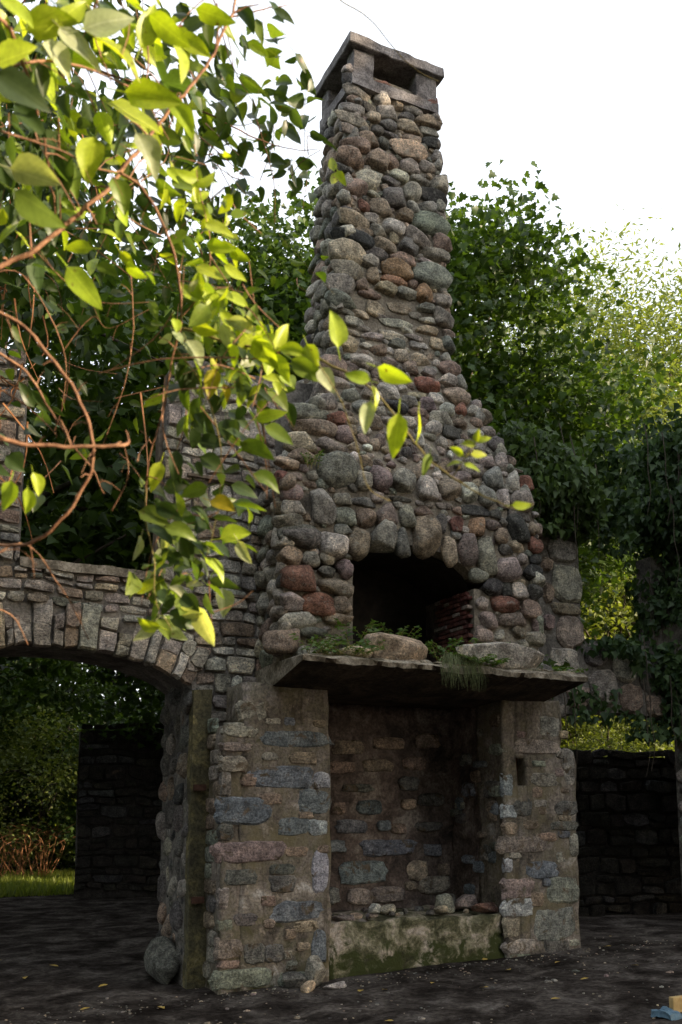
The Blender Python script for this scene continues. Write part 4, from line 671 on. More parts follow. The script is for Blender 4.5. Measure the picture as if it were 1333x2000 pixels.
# ------------------------------------------------------------------ foliage
MAPLE_T = (np.array([(0,0),(.30,-.06),(.52,.26),(.27,.42),(.36,.66),(.14,.68),(0,1.0),(-.14,.68),(-.36,.66),(-.27,.42),(-.52,.26),(-.30,-.06)], 'f'),
           [(0,1,2),(0,2,3),(0,3,6),(3,4,5),(3,5,6),(0,6,9),(6,7,9),(7,8,9),(0,9,10),(0,10,11)])
LOBE_T = (np.array([(0,0),(.42,.22),(.20,.52),(0,1.0),(-.20,.52),(-.42,.22)], 'f'), [(0,1,2),(0,2,3),(0,3,4),(0,4,5)])
OVAL_T = (np.array([(0,0),(.30,.40),(0,1.0),(-.30,.40)], 'f'), [(0,1,2),(0,2,3)])
SLIM_T = (np.array([(0,0),(.17,.45),(0,1.0),(-.17,.45)], 'f'), [(0,1,2),(0,2,3)])
BLADE_T = (np.array([(-.04,0),(.04,0),(0,1.0)], 'f'), [(0,1,2)])
def unit(a): return a / np.maximum(np.linalg.norm(a, axis=1, keepdims=True), 1e-6)
def leaf_mesh(name, cen, dirs, nrm, size, tone, tmpl, fold=.25):
    T, F = tmpl; N = len(cen); d = unit(dirs); n = nrm - d * (nrm * d).sum(1, keepdims=True); n = unit(n); s = np.cross(d, n)
    k = len(T)
    V = cen[:, None, :] + size[:, None, None] * (s[:, None, :] * T[None, :, 0:1] + d[:, None, :] * T[None, :, 1:2] + n[:, None, :] * (np.abs(T[None, :, 0:1]) * fold - .12 * T[None, :, 1:2] ** 2))
    V = V.reshape(-1, 3).astype('f'); fa = (np.array(F)[None] + (np.arange(N) * k)[:, None, None]).reshape(-1, 3)
    me = bpy.data.meshes.new(name); me.vertices.add(len(V)); me.vertices.foreach_set('co', V.ravel())
    m = len(fa); me.loops.add(m * 3); me.loops.foreach_set('vertex_index', fa.ravel().astype('i'))
    me.polygons.add(m); me.polygons.foreach_set('loop_start', (np.arange(m) * 3).astype('i'))
    me.update(calc_edges=True)
    at = me.attributes.new('tone', 'FLOAT', 'POINT'); at.data.foreach_set('value', np.repeat(tone, k).astype('f'))
    return me
def rnd_dirs(n, down=.5):
    d = rng.normal(size=(n, 3)); d[:, 2] = d[:, 2] * .5 - down; return d
def tree_meshes(seed, h, rad, base, n_clump, per, size, tmpl, mat, clump_r=.55, trunk_r=.22, open_=.35, lean=(0, 0)):
    g = np.random.default_rng(seed); rr = random.Random(seed)
    # crown: clumps gathered on lumps around limbs
    limbs = []; bmt = bmesh.new(); bml = bmesh.new()
    top = Vector((lean[0], lean[1], h * .86))
    tr = spline([(0, 0, -.3), (rr.uniform(-.1, .1), rr.uniform(-.1, .1), h * .2), (lean[0] * .4 + rr.uniform(-.2, .2), lean[1] * .4 + rr.uniform(-.2, .2), h * .5), top], 4)
    tube(bmt, tr, trunk_r, trunk_r * .12, 8)
    cz = (base + h) / 2; rz = (h - base) / 2
    nl = 30; ends = []
    for i in range(nl):
        t = rr.uniform(.22, .95); p = tr[int(t * (len(tr) - 1))]
        a = i * 2.4 + rr.uniform(-.5, .5); zz = base + (h - base) * rr.uniform(.05, .98)
        k = math.sqrt(max(.05, 1 - ((zz - cz) / rz) ** 2)) * rr.uniform(.55, 1.0)
        e = Vector((math.cos(a) * rad * k + lean[0] * zz / h, math.sin(a) * rad * k + lean[1] * zz / h, zz))
        if e.z < p.z - 1: p = tr[max(1, int(len(tr) * clamp((e.z - 1) / h, .1, .9)))]
        m = (p + e) / 2 + Vector((rr.uniform(-.3, .3), rr.uniform(-.3, .3), rr.uniform(.1, .6)))
        sp = spline([p, m, e], 4); tube(bml, sp, trunk_r * .32, .012, 5); ends.append((p, m, e))
    C = []
    while len(C) < n_clump:
        v = g.normal(size=3); v /= np.linalg.norm(v); q = g.uniform(.25, 1) ** .45
        p = np.array([v[0] * rad * q, v[1] * rad * q, cz + v[2] * rz * q])
        p[:2] += np.array(lean) * p[2] / h
        lump = noise.noise(Vector(p.tolist()) * (1.5 / max(1, rad) ** .5) + Vector((seed, 0, 0)))
        if lump < -open_ * .6 + g.normal() * .06: continue
        edge = 1 + .30 * noise.noise(Vector((v * 2.2).tolist()) + Vector((seed * 2, 0, 5)))
        c0 = np.array([lean[0] * p[2] / h, lean[1] * p[2] / h, cz]); p = c0 + (p - c0) * edge
        C.append(p)
    C = np.array(C)
    tone_c = g.uniform(.1, .9, len(C))
    cen = np.repeat(C, per, 0) + np.clip(g.normal(size=(len(C) * per, 3)), -1.7, 1.7) * clump_r * np.array([1, 1, .55])
    n = len(cen); d = g.normal(size=(n, 3)); d[:, 2] = d[:, 2] * .5 - .35; nr = g.normal(size=(n, 3)) * .55; nr[:, 2] += .8
    sz = size * g.uniform(.65, 1.25, n); tone = np.clip(np.repeat(tone_c, per) * .6 + g.uniform(0, .5, n), 0, 1)
    crown = leaf_mesh('crown', cen.astype('f'), d, nr, sz, tone, tmpl)
    crown.materials.append(mat)
    mt = bpy.data.meshes.new('trunk'); bmt.to_mesh(mt); bmt.free(); mt.materials.append(BARK)
    ml = bpy.data.meshes.new('limbs'); bml.to_mesh(ml); bml.free(); ml.materials.append(BARK)
    for m in (mt, ml): m.polygons.foreach_set('use_smooth', [True] * len(m.polygons))
    return crown, mt, ml
def plant_tree(name, label, cat, meshes, loc, rz=0, sc=1.0, group=None):
    t = thing(name, label, cat, loc, group); t.rotation_euler = (0, 0, rz); t.scale = (sc, sc, sc)
    c = link('crown', meshes[0], None, t); c['kind'] = 'stuff'
    link('trunk', meshes[1], None, t); link('limb', meshes[2], None, t)
    return t
maple = tree_meshes(3, 12.0, 3.5, 2.6, 560, 84, .125, MAPLE_T, LEAF_MAPLE, .42, .2, .25)
maple2 = tree_meshes(8, 10.0, 3.8, 1.8, 480, 60, .16, LOBE_T, LEAF_MAPLE, .55, .2, .28)
canopy = tree_meshes(31, 10.5, 4.4, 3.7, 400, 50, .2, LOBE_T, LEAF_MAPLE, .5, .2, .12)
highcrown = tree_meshes(61, 9.6, 3.0, 5.2, 300, 60, .15, LOBE_T, LEAF_MAPLE, .45, .16, .25)
shade_shrub = tree_meshes(71, 3.6, 1.8, .1, 190, 50, .12, LOBE_T, LEAF_MAPLE, .3, .05, .3)
bush = tree_meshes(51, 6.4, 2.0, .3, 300, 60, .12, OVAL_T, LEAF_PALE, .32, .09, .2)
grove = tree_meshes(41, 13.0, 4.4, 1.0, 420, 30, .34, LOBE_T, LEAF_MAPLE, .7, .25, .25)
locust = tree_meshes(14, 16.0, 3.6, 3.0, 460, 110, .19, SLIM_T, LEAF_PALE, .7, .25, .45)
shrub = tree_meshes(21, 3.4, 1.7, .1, 170, 55, .10, OVAL_T, LEAF_PALE, .3, .05, .3)
G1 = 'maples crowding behind the ruin'
plant_tree('maple_tree', 'broad dark green maple rising behind the chimney on its right', 'tree', maple, (5.5, 6.5, 0), .4, 1.0, G1)
plant_tree('maple_tree', 'dark maple behind the chimney stack on its left', 'tree', maple, (3.1, 8.4, 0), 2.6, 1.0, G1)
plant_tree('maple_tree', 'dense dark maple behind the left window gap', 'tree', maple2, (-1.4, 17.5, 0), 1.0, 1.05, G1)
plant_tree('maple_tree', 'low dark maple seen through the arch at far left', 'tree', maple2, (-4.6, 9.0, 0), 3.3, 1.0, G1)
plant_tree('maple_tree', 'low dark maple filling the gap above the right wall', 'tree', maple2, (12.8, 11.2, 0), 4.4, .85, G1)
plant_tree('maple_tree', 'spreading maple whose canopy roofs the ruin behind the arch', 'tree', canopy, (-2.3, 6.0, 0), 1.9, 1.0, G1)
plant_tree('maple_tree', 'dark maple with a high crown right of the chimney shoulder', 'tree', highcrown, (8.1, 6.9, 0), .9, 1.0, G1)
G2 = 'pale sunlit trees in the far right'
plant_tree('feathery_tree', 'pale feathery sunlit tree at the right edge of the sky', 'tree', locust, (16.6, 11.3, 0), .3, 1.02, G2)
plant_tree('feathery_tree', 'pale feathery sunlit tree just right of the dark maple', 'tree', locust, (14.2, 12.6, 0), 2.1, 1.0, G2)
plant_tree('feathery_tree', 'pale sunlit tree lower in front at the far right', 'tree', locust, (14.8, 8.3, -1.5), 4.0, .78, G2)
# the grove round the clearing, on the sun side and behind the viewer: keeps the ruin in shade
G3 = 'trees standing round the clearing'
for k, (x, y, s, rz, lab) in enumerate(((10.5, -4.2, .92, 1.2, 'nearest dark tree on the sunny side of the ruin'), (11.6, -2.4, .95, 2.9, 'dark tree beyond the right end of the ruin wall'), (14.5, -8.4, 1.05, 4.1, 'tall dark tree farther out on the sunny side'), (9.6, -1.0, .75, 5.0, 'smaller dark tree close to the right end of the ruin'),
    (16.5, -11.0, 1.15, .7, 'outermost dark tree of the sunny side'), (-1.5, -19.0, 1.15, .5, 'tall dark tree behind the viewer'), (-9.5, -14.5, 1.1, 3.5, 'tall dark tree behind the viewer on the left'), (-12.5, -6.5, 1.1, 2.2, 'tall dark tree left of the clearing'), (-10.5, 1.5, 1.1, 1.1, 'tall dark tree beyond the left end of the ruin'), (5.0, -21.0, 1.2, 2.0, 'tall dark tree far behind the viewer on the right'))):
    plant_tree('dark_tree', lab, 'tree', grove, (x, y, 0), rz, s, G3)
for k, (x, y, s, lab) in enumerate(((-6.5, 22.0, 1.0, 'leftmost tree of the far wood behind the lawn'), (-1.5, 24.0, 1.1, 'far tree of the wood straight behind the lawn'), (4.0, 23.0, 1.0, 'far tree of the wood behind the low back wall'), (9.5, 20.0, 1.0, 'far tree of the wood behind the chimney'))):
    plant_tree('dark_tree', lab, 'tree', grove, (x, y, -1.0), k * 1.7, s, 'trees of the far wood')
for k, (x, y, lab) in enumerate(((-3.6, 18.5, 'dark bush left of the far gap behind the lawn'), (-.6, 18.0, 'dark bush filling the far gap behind the lawn'), (2.2, 17.2, 'dark bush right of the far gap behind the lawn'))):
    plant_tree('bush', lab, 'bush', maple2, (x, y, -1.6), k * 2.1, .62, 'dark bushes far behind the lawn')
G4 = 'sunlit shrubs at the lawn edge'
for k, (x, y, s, lab) in enumerate(((-1.6, 15.5, 1.1, 'dark green shrub at the left end of the lawn'), (.9, 14.6, 1.0, 'bright yellow shrub behind the lawn beside the back wall'), (2.9, 13.8, 1.0, 'shrub behind the low back wall'), (-4.2, 15.0, 1.2, 'shrub beyond the lawn at far left'), (11.0, 7.7, 1.0, 'tall bright shrub seen through the right window gap'), (8.4, 4.9, .45, 'low bright shrub seen under the right lintel'), (12.4, 9.2, 1.2, 'tallest bright shrub behind the right window gap'))):
    plant_tree('shrub', lab, 'shrub', shrub if k == 1 else shade_shrub if k < 4 else bush, (x, y, 0), k * 1.3, s, G4)

# lawn beyond the arch
n = 26000; P = np.stack([rng.uniform(-5, 3.2, n), rng.uniform(9.6, 14.2, n), np.zeros(n)], 1); dd = rng.normal(size=(n, 3)) * .35; dd[:, 2] = 1
me = leaf_mesh('lawn', P.astype('f'), dd, rng.normal(size=(n, 3)), rng.uniform(.08, .22, n), rng.uniform(0, 1, n), (BLADE_T[0] * np.array([2.2, 1]), BLADE_T[1]))
tag(link('lawn', me, GRASSM), 'strip of sunlit grass beyond the arch', 'grass', kind='stuff')
# dry brush
db = thing('dry_bush', 'dead orange brown bush at the edge of the lawn', 'bush', (.3, 13.0, 0)); rr = random.Random(5); bm = bmesh.new()
for k in range(60):
    p = Vector((rr.uniform(-1.1, .6), rr.uniform(-.3, .5), 0)); q = p + Vector((rr.uniform(-.4, .4), rr.uniform(-.3, .3), rr.uniform(.5, .9))); e = q + Vector((rr.uniform(-.7, .7), rr.uniform(-.4, .3), rr.uniform(.0, .5)))
    tube(bm, spline([p, q, e], 3), .010, .003, 4)
from_bm('twigs', bm, DRYTWIG, db)['kind'] = 'stuff'

# ------------------------------------------------------------------ ivy on the right wall
def ivy(label, specs, n_stem, seed, group='ivy on the right wall', mat=None):
    g = np.random.default_rng(seed); t = thing('ivy', label, 'ivy', (0, 0, 0), group); Cs = []; S = []
    for (x0, x1, z0, z1, y0, y1, n) in specs:
        x = g.uniform(x0, x1, n); z = g.uniform(z0, z1, n); y = g.uniform(y0, y1, n)
        lump = np.array([noise.noise(Vector((a * 1.8, b * 1.8, seed))) for a, b in zip(x, z)]); k = lump > -.10 + g.normal(size=n) * .12
        y = y - lump * .32; Cs.append(np.stack([x, y, z], 1)[k])
    C = np.vstack(Cs); n = len(C); d = g.normal(size=(n, 3)) * .45; d[:, 2] -= .9; nr = g.normal(size=(n, 3)) * .5 + np.array([-.25, -.8, .35])
    me = leaf_mesh('foliage', C.astype('f'), d, nr, g.uniform(.06, .12, n), g.uniform(0, 1, n), LOBE_T)
    link('foliage', me, mat or LEAF_IVY, t)['kind'] = 'stuff'
    bm = bmesh.new(); rr = random.Random(seed)
    for k in range(n_stem):
        x0, x1, z0, z1, y0, y1, _ = rr.choice(specs); x = rr.uniform(x0, x1); z = rr.uniform(lerp(z0, z1, .4), z1); y = (y0 - .02)
        pts = [(x + .12 * noise.noise(Vector((x, i * .5, 1))), y - .02 * (i % 2), z - i * .25) for i in range(5)]
        tube(bm, spline(pts, 3), .006, .002, 4)
    from_bm('stems', bm, BARK, t)['kind'] = 'stuff'
    return t
ivy('dark ivy hanging over the wall top beside the chimney shoulder', [(3.0, 4.1, 4.25, 5.3, .05, .5, 4600), (3.3, 4.5, 4.9, 5.5, .3, 1.1, 1600)], 6, 3, mat=LEAF_CREEP)
ivy('thick ivy draped over the right hand pillar', [(4.95, 7.0, 4.2, 5.5, -.15, .6, 9500), (4.4, 5.1, 4.15, 5.5, -.05, .6, 4200), (5.05, 7.0, 2.5, 4.4, .05, .45, 6500), (5.3, 7.0, 5.3, 5.95, .1, .8, 2600), (5.0, 5.15, 3.2, 4.3, .4, .75, 700)], 14, 5)
ivy('ivy hanging over the lintel of the right opening', [(4.6, 6.4, 2.2, 3.1, .2, .4, 2300), (4.0, 5.2, 3.05, 3.25, .2, .6, 500), (3.7, 4.5, 2.35, 2.75, .3, .42, 140)], 5, 7)
ivy('thin bright creeper climbing beside the upper fireplace', [(3.12, 3.26, 2.75, 3.75, .2, .36, 130), (3.3, 3.75, 2.6, 2.95, .2, .37, 60)], 3, 9, mat=LEAF_CREEP)

# ------------------------------------------------------------------ mantel rubble and weeds
def rock(label, p, w, h, d, c, rz=0, block=True, group=None, tilt=0):
    me = random.choice(BLOCK if block else ROUND); o = bpy.data.objects.new('fallen_stone', me); col.objects.link(o)
    o.location = p; o.scale = (w / 2, d / 2, h / 2); o.rotation_euler = (tilt, random.uniform(-.1, .1), rz); o.color = jit(PAL[c], .08)
    return tag(o, label, 'stone', group)
rock('large flat tan boulder lying on the middle of the mantel', (1.40, -.42, 2.79), .60, .27, .36, 't', .05)
rock('long pale flat boulder lying on the right end of the mantel', (2.42, -.48, 2.80), .94, .27, .30, 'w', -.05)
rock('low tan stone half hidden in weeds at the left of the mantel', (.98, -.36, 2.72), .34, .13, .26, 't', .1)
rock('small round stone beside the right end of the mantel boulder', (3.06, -.2, 2.72), .2, .16, .2, 'd', .1, False)
rock('grey angular stone propped against the foot of the left pier', (.79, -.15, .20), .20, .26, .14, 'g', .5, True, None, .25)
rock('dark flat stone leaning behind the angular stone by the left pier', (.62, -.10, .14), .24, .13, .14, 'd', -.2)
rock('small tan stone on the floor before the left pier', (.66, -.28, .11), .13, .10, .10, 'T', .4, False)
rock('flat pale stone on the floor beside the left pier', (.90, -.27, .095), .20, .05, .10, 'w', .1)
rock('small white stone at the left of the hearth', (1.62, .42, .585), .11, .10, .08, 'W', .5)
rock('flat pale stone on the hearth beside the white one', (1.80, .50, .575), .18, .07, .12, 'w', .1)
rock('upright grey block on the hearth', (2.32, .36, .61), .17, .17, .14, 'g', .3)
rock('dark block on the hearth right of the grey one', (2.45, .5, .60), .18, .16, .14, 'd', .1)
rock('pale angular block near the right cheek of the niche', (2.58, .42, .60), .2, .15, .15, 'P', -.3)
rock('small tan pebble in front of the grey hearth block', (2.22, .28, .57), .13, .07, .1, 't', 0, False)
rock('reddish brown slab lying at the right end of the hearth', (2.66, .18, .575), .30, .09, .16, 'r', 0)
rock('flat stone chip on the left front edge of the hearth', (1.18, .14, .56), .22, .05, .12, 'p', .1)
rock('small pale chip on the left of the hearth', (1.36, .25, .56), .14, .05, .1, 't', .4)
for i in range(26):
    rock('small broken rubble on the hearth top', (random.uniform(1.0, 2.7), random.uniform(.15, .8), .55), random.uniform(.04, .09), random.uniform(.03, .06), random.uniform(.04, .08), random.choice('bdgpt'), random.uniform(0, 3), True, 'small broken rubble on the hearth')
def weed(label, p, n_stem, hgt, spread, size, seed, tm=OVAL_T, droop=.0, name='weed'):
    g = np.random.default_rng(seed); rr = random.Random(seed); t = thing(name, label, 'plant', p, 'weeds growing on the mantel'); bm = bmesh.new(); C = []; Dv = []
    for k in range(n_stem):
        a = rr.uniform(0, 6.28); b = Vector((rr.uniform(-1, 1) * spread * .4, rr.uniform(-1, 1) * .05, 0)); h = hgt * rr.uniform(.5, 1)
        e = b + Vector((math.cos(a) * spread * .5, math.sin(a) * spread * .35 - .02, h)); m = (b + e) / 2 + Vector((0, 0, h * .2))
        sp = spline([b, m, e], 4); tube(bm, sp, .003, .0012, 4)
        for q in range(2, len(sp)):
            for s in (-1, 1):
                C.append(sp[q]); Dv.append(Vector((math.cos(a + s * 1.2 + rr.uniform(-.4, .4)), math.sin(a + s * 1.2), rr.uniform(-.3, .4))))
    C = np.array([list(c) for c in C], 'f'); Dv = np.array([list(c) for c in Dv]); nr = g.normal(size=C.shape) * .4 + np.array([0, -.3, .8])
    link('foliage', leaf_mesh('foliage', C, Dv, nr, size * g.uniform(.6, 1.3, len(C)), g.uniform(.2, 1, len(C)), tm), LEAF_WEED, t)
    from_bm('stems', bm, SHOOT, t)
for k, (lab, p, ns, h, s, z) in enumerate((
    ('leafy weed on the left end of the mantel', (.72, -.44, 2.68), 16, .16, .45, .045), ('tall weed at the left corner of the upper fireplace', (1.12, -.24, 2.70), 12, .34, .30, .06),
    ('low weed in front of the left mantel stone', (.88, -.55, 2.68), 14, .10, .40, .04), ('bushy weed behind the middle boulder', (1.52, -.2, 2.74), 14, .30, .30, .05),
    ('small weed left of the middle boulder', (1.22, -.42, 2.69), 10, .16, .25, .045), ('weed right of the middle boulder below the opening', (1.93, -.38, 2.69), 16, .24, .34, .055),
    ('weed hanging over the slab edge right of the grass tuft', (2.12, -.56, 2.66), 14, .10, .34, .055), ('dense low weed at the foot of the right jamb', (2.62, -.2, 2.72), 22, .22, .55, .045),
    ('creeping weed at the right end of the mantel', (3.1, -.3, 2.66), 14, .12, .40, .05),
    ('little tuft sprouting from the left shoulder stones', (.72, -.22, 4.32), 6, .16, .14, .03))):
    weed(lab, p, ns, h, s, z, 40 + k)
gt = thing('grass_tuft', 'drooping tuft of grass hanging over the mantel edge', 'grass', (1.88, -.55, 2.69)); n = 420
a = rng.uniform(-.18, .18, n); bm = bmesh.new(); rr = random.Random(3)
for k in range(170):
    x = rr.uniform(-.14, .14); L = rr.uniform(.12, .26)
    tube(bm, spline([(x, 0, -.01), (x * 1.2, -.06, .04 + rr.uniform(-.02, .03)), (x * 1.5 + rr.uniform(-.03, .03), -.11, -.04), (x * 1.6 + rr.uniform(-.05, .05), -.12 - rr.uniform(0, .03), -L)], 2), .0022, .0006, 3)
GRT = mat_plain('tuft_blade', (.07, .09, .035), (.15, .17, .07), 30, .6); from_bm('blades', bm, GRT, gt)['kind'] = 'stuff'

# ------------------------------------------------------------------ floor litter
fl_t = bpy.data.meshes.new('fallen_leaf'); 
fl_t.from_pydata([(0,-.5,0),(.22,-.25,.05),(.26,.05,.07),(0,.5,.03),(-.26,.05,.09),(-.22,-.25,.04),(0,0,.0)], [], [(0,1,6),(1,2,6),(2,3,6),(3,4,6),(4,5,6),(5,0,6)]); fl_t.materials.append(FALLEN)
GRV = [boulder(80 + s, .6, 1) for s in range(4)]
LITTER = [(.98,-.55),(1.16,-.6),(1.55,-.66),(2.35,-.55),(2.5,.0),(-1.5,-1.1),(-1.0,-.1),(-.5,-.3),(2.0,-1.6),(2.9,-.5),(.1,-1.7),(-.7,.7),(-1.2,1.4),(3.8,-.1),(4.2,.3),(1.8,-1.0),(-.2,-1.2),(.7,-1.5),(-1.6,.2),(3.3,-1.0),(-1.3,2.4),(-.9,1.8),(2.6,-1.2)]
for k, (x, y) in enumerate(LITTER):
    o = bpy.data.objects.new('fallen_leaf', fl_t); col.objects.link(o); o.location = (x, y, gz_n(x, y) + .012); s = random.uniform(.06, .1); o.scale = (s, s, s); o.rotation_euler = (random.uniform(-.2, .2), random.uniform(-.2, .2), random.uniform(0, 6.28))
    tag(o, 'small yellow leaf fallen on the dark dirt floor', 'leaf', 'yellow leaves scattered on the floor')
for k in range(44):
    x, y = random.uniform(-2, 4.5), random.uniform(-2.2, -.1); o = bpy.data.objects.new('stone_chip', random.choice(BLOCK)); col.objects.link(o); s = random.uniform(.010, .032)
    o.location = (x, y, gz_n(x, y) + s * .15); o.scale = (s, s * .8, s * .45); o.rotation_euler = (0, 0, random.uniform(0, 6)); o.color = jit(PAL[random.choice('gbtpdw')])
    tag(o, 'small stone chip lying on the dirt floor', 'stone', 'stone chips scattered on the floor')
gi = []
for k in range(1000):
    x = random.uniform(-2.3, 4.6); y = random.uniform(-2.6, .35) if random.random() < .6 else -.05 - abs(random.gauss(0, .18))
    s = random.uniform(.004, .013) * (1.5 if random.random() < .1 else 1)
    gi.append((GRV[k % 4], Matrix.Translation((x, y, gz_n(x, y) + s * .2)) @ Matrix.Rotation(random.uniform(0, 6), 4, 'Z') @ Matrix.Diagonal((s, s * .8, s * .5, 1)), jit(PAL[random.choice('dddbbgkt')])))
gv = joined('gravel', gi, STONE_A, None); tag(gv, 'fine dark grit strewn over the dirt floor', 'gravel', kind='stuff')
bt = thing('blue_tarp', 'folded blue plastic sheet on the floor at the bottom right corner', 'tarp', (2.27, -2.40, gz(2.4, -2.4)))
bm = bmesh.new(); add_box(bm, -.07, .06, -.09, .09, 0, .035); rough(bm, .025, .02, 14, 2, .006); from_bm('sheet', bm, BLUE, bt)
wb = thing('wooden_board', 'short yellow board end standing in the bottom right corner', 'board', (2.40, -2.36, gz(2.6, -2.3)))
bm = bmesh.new(); add_box(bm, -.06, .07, -.02, .02, 0, .10); bmesh.ops.bevel(bm, geom=bm.edges[:], offset=.004, segments=1, affect='EDGES'); from_bm('plank', bm, BOARD, wb)

# ------------------------------------------------------------------ foreground climbing vine
vine = thing('climbing_vine', 'sunlit vine with broad yellow green leaves hanging across the left foreground', 'vine')
CM = {'y': (.36, .46, .035), 'm': (.15, .22, .03), 'd': (.05, .085, .025), 'p': (.42, .47, .28), 'o': (.45, .38, .02)}  # tones put sunlit, shaded and glossy looks into the leaf colour
def near_leaf(seed):
    r = random.Random(seed); V = []; Fc = []; rows = 7; curl = r.uniform(.05, .5); fold = r.uniform(.1, .45); tw = r.uniform(-.4, .4); wid = r.uniform(.22, .33); sid = r.uniform(-.12, .12)
    for i in range(rows):
        t = i / (rows - 1); w = wid * (math.sin(math.pi * min(1, t ** .72)) ** .75 if 0 < t < 1 else 0.001) * (1 - .18 * t)
        y = t; z = -curl * t * t * .6; sx = sid * math.sin(t * 3)
        for s in (-1, -.5, 0, .5, 1):
            a = abs(s) * w; wav = .02 * math.sin(t * 9 + s * 3 + seed)
            V.append((sx + s * w, y * (1 - .05 * curl) + .0, z + a * fold + tw * s * w * t + (wav if abs(s) == 1 else 0)))
    for i in range(rows - 1):
        for k in range(4): Fc.append((i*5+k, i*5+k+1, i*5+k+6, i*5+k+5))
    b = len(V); V += [(-.012, 0, 0), (.012, 0, 0), (0, 0, .02), (-.010, -.30, .04), (.010, -.30, .04), (0, -.30, .055)]
    Fc += [(b, b+1, b+4, b+3), (b+1, b+2, b+5, b+4), (b+2, b, b+3, b+5)]
    me = bpy.data.meshes.new('leaf'); me.from_pydata(V, [], Fc); me.polygons.foreach_set('use_smooth', [True] * len(Fc)); me.materials.append(LEAF_NEAR); return me
NL = [near_leaf(s) for s in range(18)]
def leaf_M(base, d, nrm, L):
    d = Vector(d).normalized(); n = Vector(nrm); n = (n - d * n.dot(d)).normalized(); x = d.cross(n)
    return Matrix.Translation(base) @ Matrix((x, d, n)).transposed().to_4x4() @ Matrix.Diagonal((L, L, L, 1))
leaves = []
for b, d, c in LEAVES:
    b = Vector(b); d = Vector(d); tc = (CAM - b).normalized()
    n = tc * .8 + Vector((0, 0, .35)) + Vector((random.gauss(0, 1), random.gauss(0, 1), random.gauss(0, 1))) * .33
    d2 = d.normalized() + tc * random.uniform(-.25, .25); L = d.length * 1.05
    leaves.append((L / (CAM - b).length * 1.5, random.choice(NL), leaf_M(b, d2, n, L), jit(CM[c], .12)))
vr = Vector((math.sin(VIEW_AZ), -math.cos(VIEW_AZ), 0)); vf = Vector((math.cos(VIEW_AZ), math.sin(VIEW_AZ), 0)); vu = Vector((0, 0, 1))
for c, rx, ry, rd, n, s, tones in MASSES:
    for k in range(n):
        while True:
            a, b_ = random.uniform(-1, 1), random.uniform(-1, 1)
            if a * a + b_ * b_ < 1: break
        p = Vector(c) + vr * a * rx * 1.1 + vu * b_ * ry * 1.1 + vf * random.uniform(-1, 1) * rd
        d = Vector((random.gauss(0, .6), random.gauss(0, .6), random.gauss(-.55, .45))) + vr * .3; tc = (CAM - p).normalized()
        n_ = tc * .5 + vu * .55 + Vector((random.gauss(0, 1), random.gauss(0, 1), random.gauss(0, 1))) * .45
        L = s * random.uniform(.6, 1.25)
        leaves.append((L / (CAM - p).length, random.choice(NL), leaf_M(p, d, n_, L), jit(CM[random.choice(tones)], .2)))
leaves.sort(key=lambda q: -q[0])
for (_, me, M, c) in leaves[:300]:
    o = bpy.data.objects.new('leaf', me); col.objects.link(o); o.parent = vine; o.matrix_local = M; o.color = c
def joined_leaves():
    V, Fc, Cc, off = [], [], [], 0
    for _, me, M, c in leaves[300:]:
        n = len(me.vertices); a = np.empty(n * 3, 'f'); me.vertices.foreach_get('co', a); Mn = np.array(M)
        V.append(a.reshape(-1, 3) @ Mn[:3, :3].T + Mn[:3, 3]); Fc += [tuple(v + off for v in p.vertices) for p in me.polygons]; off += n; Cc.append(np.tile(np.array(c, 'f'), (n, 1)))
    me = bpy.data.meshes.new('small_leaves'); me.from_pydata(np.vstack(V).tolist(), [], Fc); me.polygons.foreach_set('use_smooth', [True] * len(Fc))
    me.attributes.new('col', 'FLOAT_COLOR', 'POINT').data.foreach_set('color', np.vstack(Cc).astype('f').ravel())
    link('small_leaves', me, LEAF_NEAR_A, vine)['kind'] = 'stuff'
joined_leaves()
for n, pts, r0, r1 in BRANCHES:
    bm = bmesh.new(); sp = spline(pts, 5)
    sp = [p + noise.noise_vector(p * 9) * r0 * 1.1 + noise.noise_vector(p * 28) * r0 * .9 for p in sp]
    tube(bm, sp, r0 * .8, r1 * .75, 7 if r0 > .003 else 5, True)
    if n in ('main', 'fork', 'cane', 'twig'):
        q = random.Random(len(sp) + int(r0 * 9000))
        for k in range(3, len(sp) - 2, 4):
            d = Vector((q.gauss(0, 1), q.gauss(0, 1), q.gauss(0, 1))).normalized() * q.uniform(.02, .09)
            tube(bm, [sp[k], sp[k] + d * .5 + Vector((0, 0, .006)), sp[k] + d], r0 * .35, r0 * .15, 4)
    from_bm({'main': 'main_branch', 'fork': 'branch', 'cane': 'bare_cane', 'spray': 'leafy_branch', 'hang': 'hanging_shoot', 'shade': 'branch', 'thread': 'tendril', 'twig': 'twig'}[n], bm, SHOOT if n in ('spray', 'thread', 'hang') else CANE, vine, True)
bm = bmesh.new(); rr = random.Random(77)       # fine twigs running through the leaf mass
for c, rx, ry, rd, n, s, tones in MASSES:
    for k in range(0 if tones == 'dm' else n // 8 if c[2] > 2.2 else n // 20):
        p = Vector(c) + vr * rr.uniform(-1, 1) * rx + vu * rr.uniform(-1, 1) * ry + vf * rr.uniform(-1, 1) * rd
        d = Vector((rr.gauss(0, .5), rr.gauss(0, .5), rr.gauss(-.3, .6))).normalized() * rr.uniform(.12, .35)
        tube(bm, spline([p, p + d * .5 + Vector((rr.uniform(-.03, .03), 0, rr.uniform(-.02, .04))), p + d], 3),   .0020, .0010, 4)
from_bm('fine_twigs', bm, CANE, vine)['kind'] = 'stuff'
bm = bmesh.new(); tube(bm, spline([(-2.75, -4.6, -.1), (-2.72, -4.65, 1.2), (-2.78, -4.75, 2.4), (-2.6, -4.8, 3.6), (-2.5, -4.7, 4.8)], 5), .07, .03, 9); from_bm('trunk', bm, BARK, vine, True)

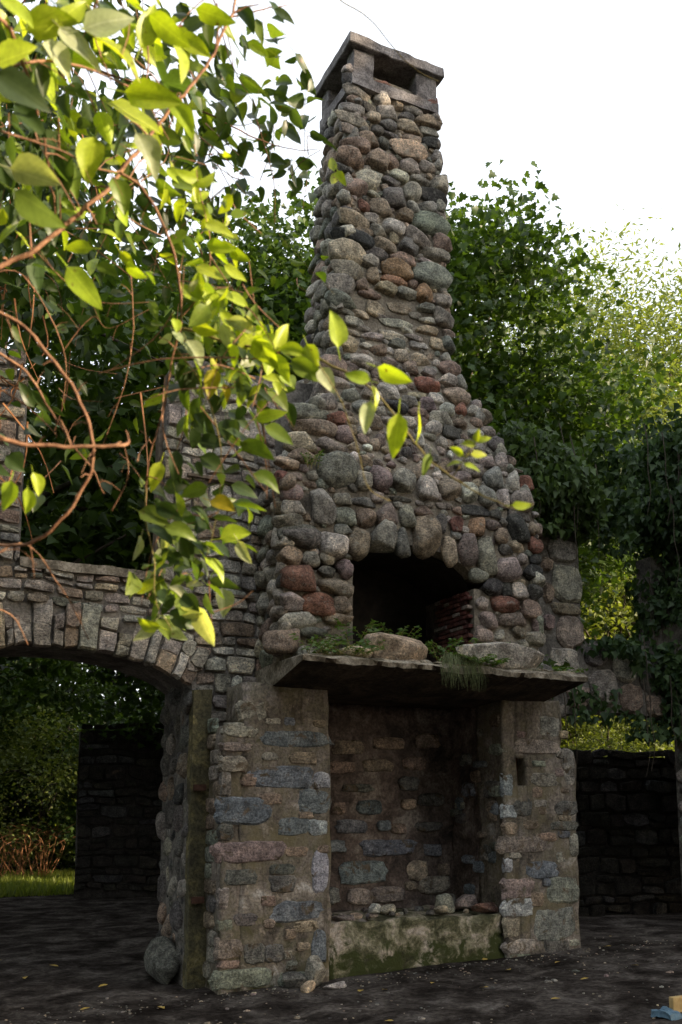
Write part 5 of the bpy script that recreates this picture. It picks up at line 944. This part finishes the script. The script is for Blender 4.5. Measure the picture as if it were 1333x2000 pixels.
vt = thing('vine_clad_tree', 'dark leafy tree tangled with brown twigs at the left edge behind the sunlit vine', 'tree')
g = np.random.default_rng(90); n = 5200
A = g.normal(size=(n, 3)); A /= np.linalg.norm(A, axis=1, keepdims=True); A *= (g.uniform(.2, 1, (n, 1)) ** .5)
C1 = np.array([-2.32, -2.55, 4.7]) + A[:3000] * np.array([.85, .75, 1.0]); C2 = np.array([-2.5, -2.45, 3.5]) + A[3000:4000] * np.array([.45, .4, .75]); C3 = np.array([-2.0, -2.3, 5.6]) + A[4000:] * np.array([1.0, .7, .7])
C0 = np.vstack([C1, C2, C3]); keep = np.array([noise.noise(Vector(c.tolist()) * 2.6) > -.2 for c in C0]); C0 = C0[keep]; n = len(C0)
d = g.normal(size=(n, 3)) * .5; d[:, 2] -= .7; nr = g.normal(size=(n, 3)) * .5 + np.array([-.2, -.5, .6])
OV6 = (np.array([(0,0),(.24,.16),(.31,.42),(.20,.72),(0,1),(-.20,.72),(-.31,.42),(-.24,.16)], 'f'), [(0,1,2),(0,2,3),(0,3,4),(0,4,5),(0,5,6),(0,6,7)])
link('crown', leaf_mesh('crown', C0.astype('f'), d, nr, g.uniform(.05, .10, n), g.uniform(0, 1, n) ** 1.3, OV6), LEAF_MAPLE, vt)['kind'] = 'stuff'
bm = bmesh.new(); rr = random.Random(8)
for k in range(150):
    p = Vector((rr.gauss(-2.4, .35), rr.gauss(-2.5, .3), rr.uniform(3.0, 5.6))); q = p + Vector((rr.gauss(0, .12), rr.gauss(0, .12), rr.gauss(-.2, .25)))
    tube(bm, spline([p, (p + q) / 2 + Vector((rr.uniform(-.06, .06), rr.uniform(-.06, .06), 0)), q], 3), .006, .002, 4)
from_bm('twigs', bm, DRYTWIG, vt)['kind'] = 'stuff'
bm = bmesh.new(); tube(bm, spline([(-2.9, -2.3, -.1), (-2.85, -2.35, 1.5), (-2.7, -2.4, 3.2), (-2.45, -2.4, 4.6), (-2.2, -2.4, 5.8)], 5), .13, .04, 10); from_bm('trunk', bm, BARK, vt, True)
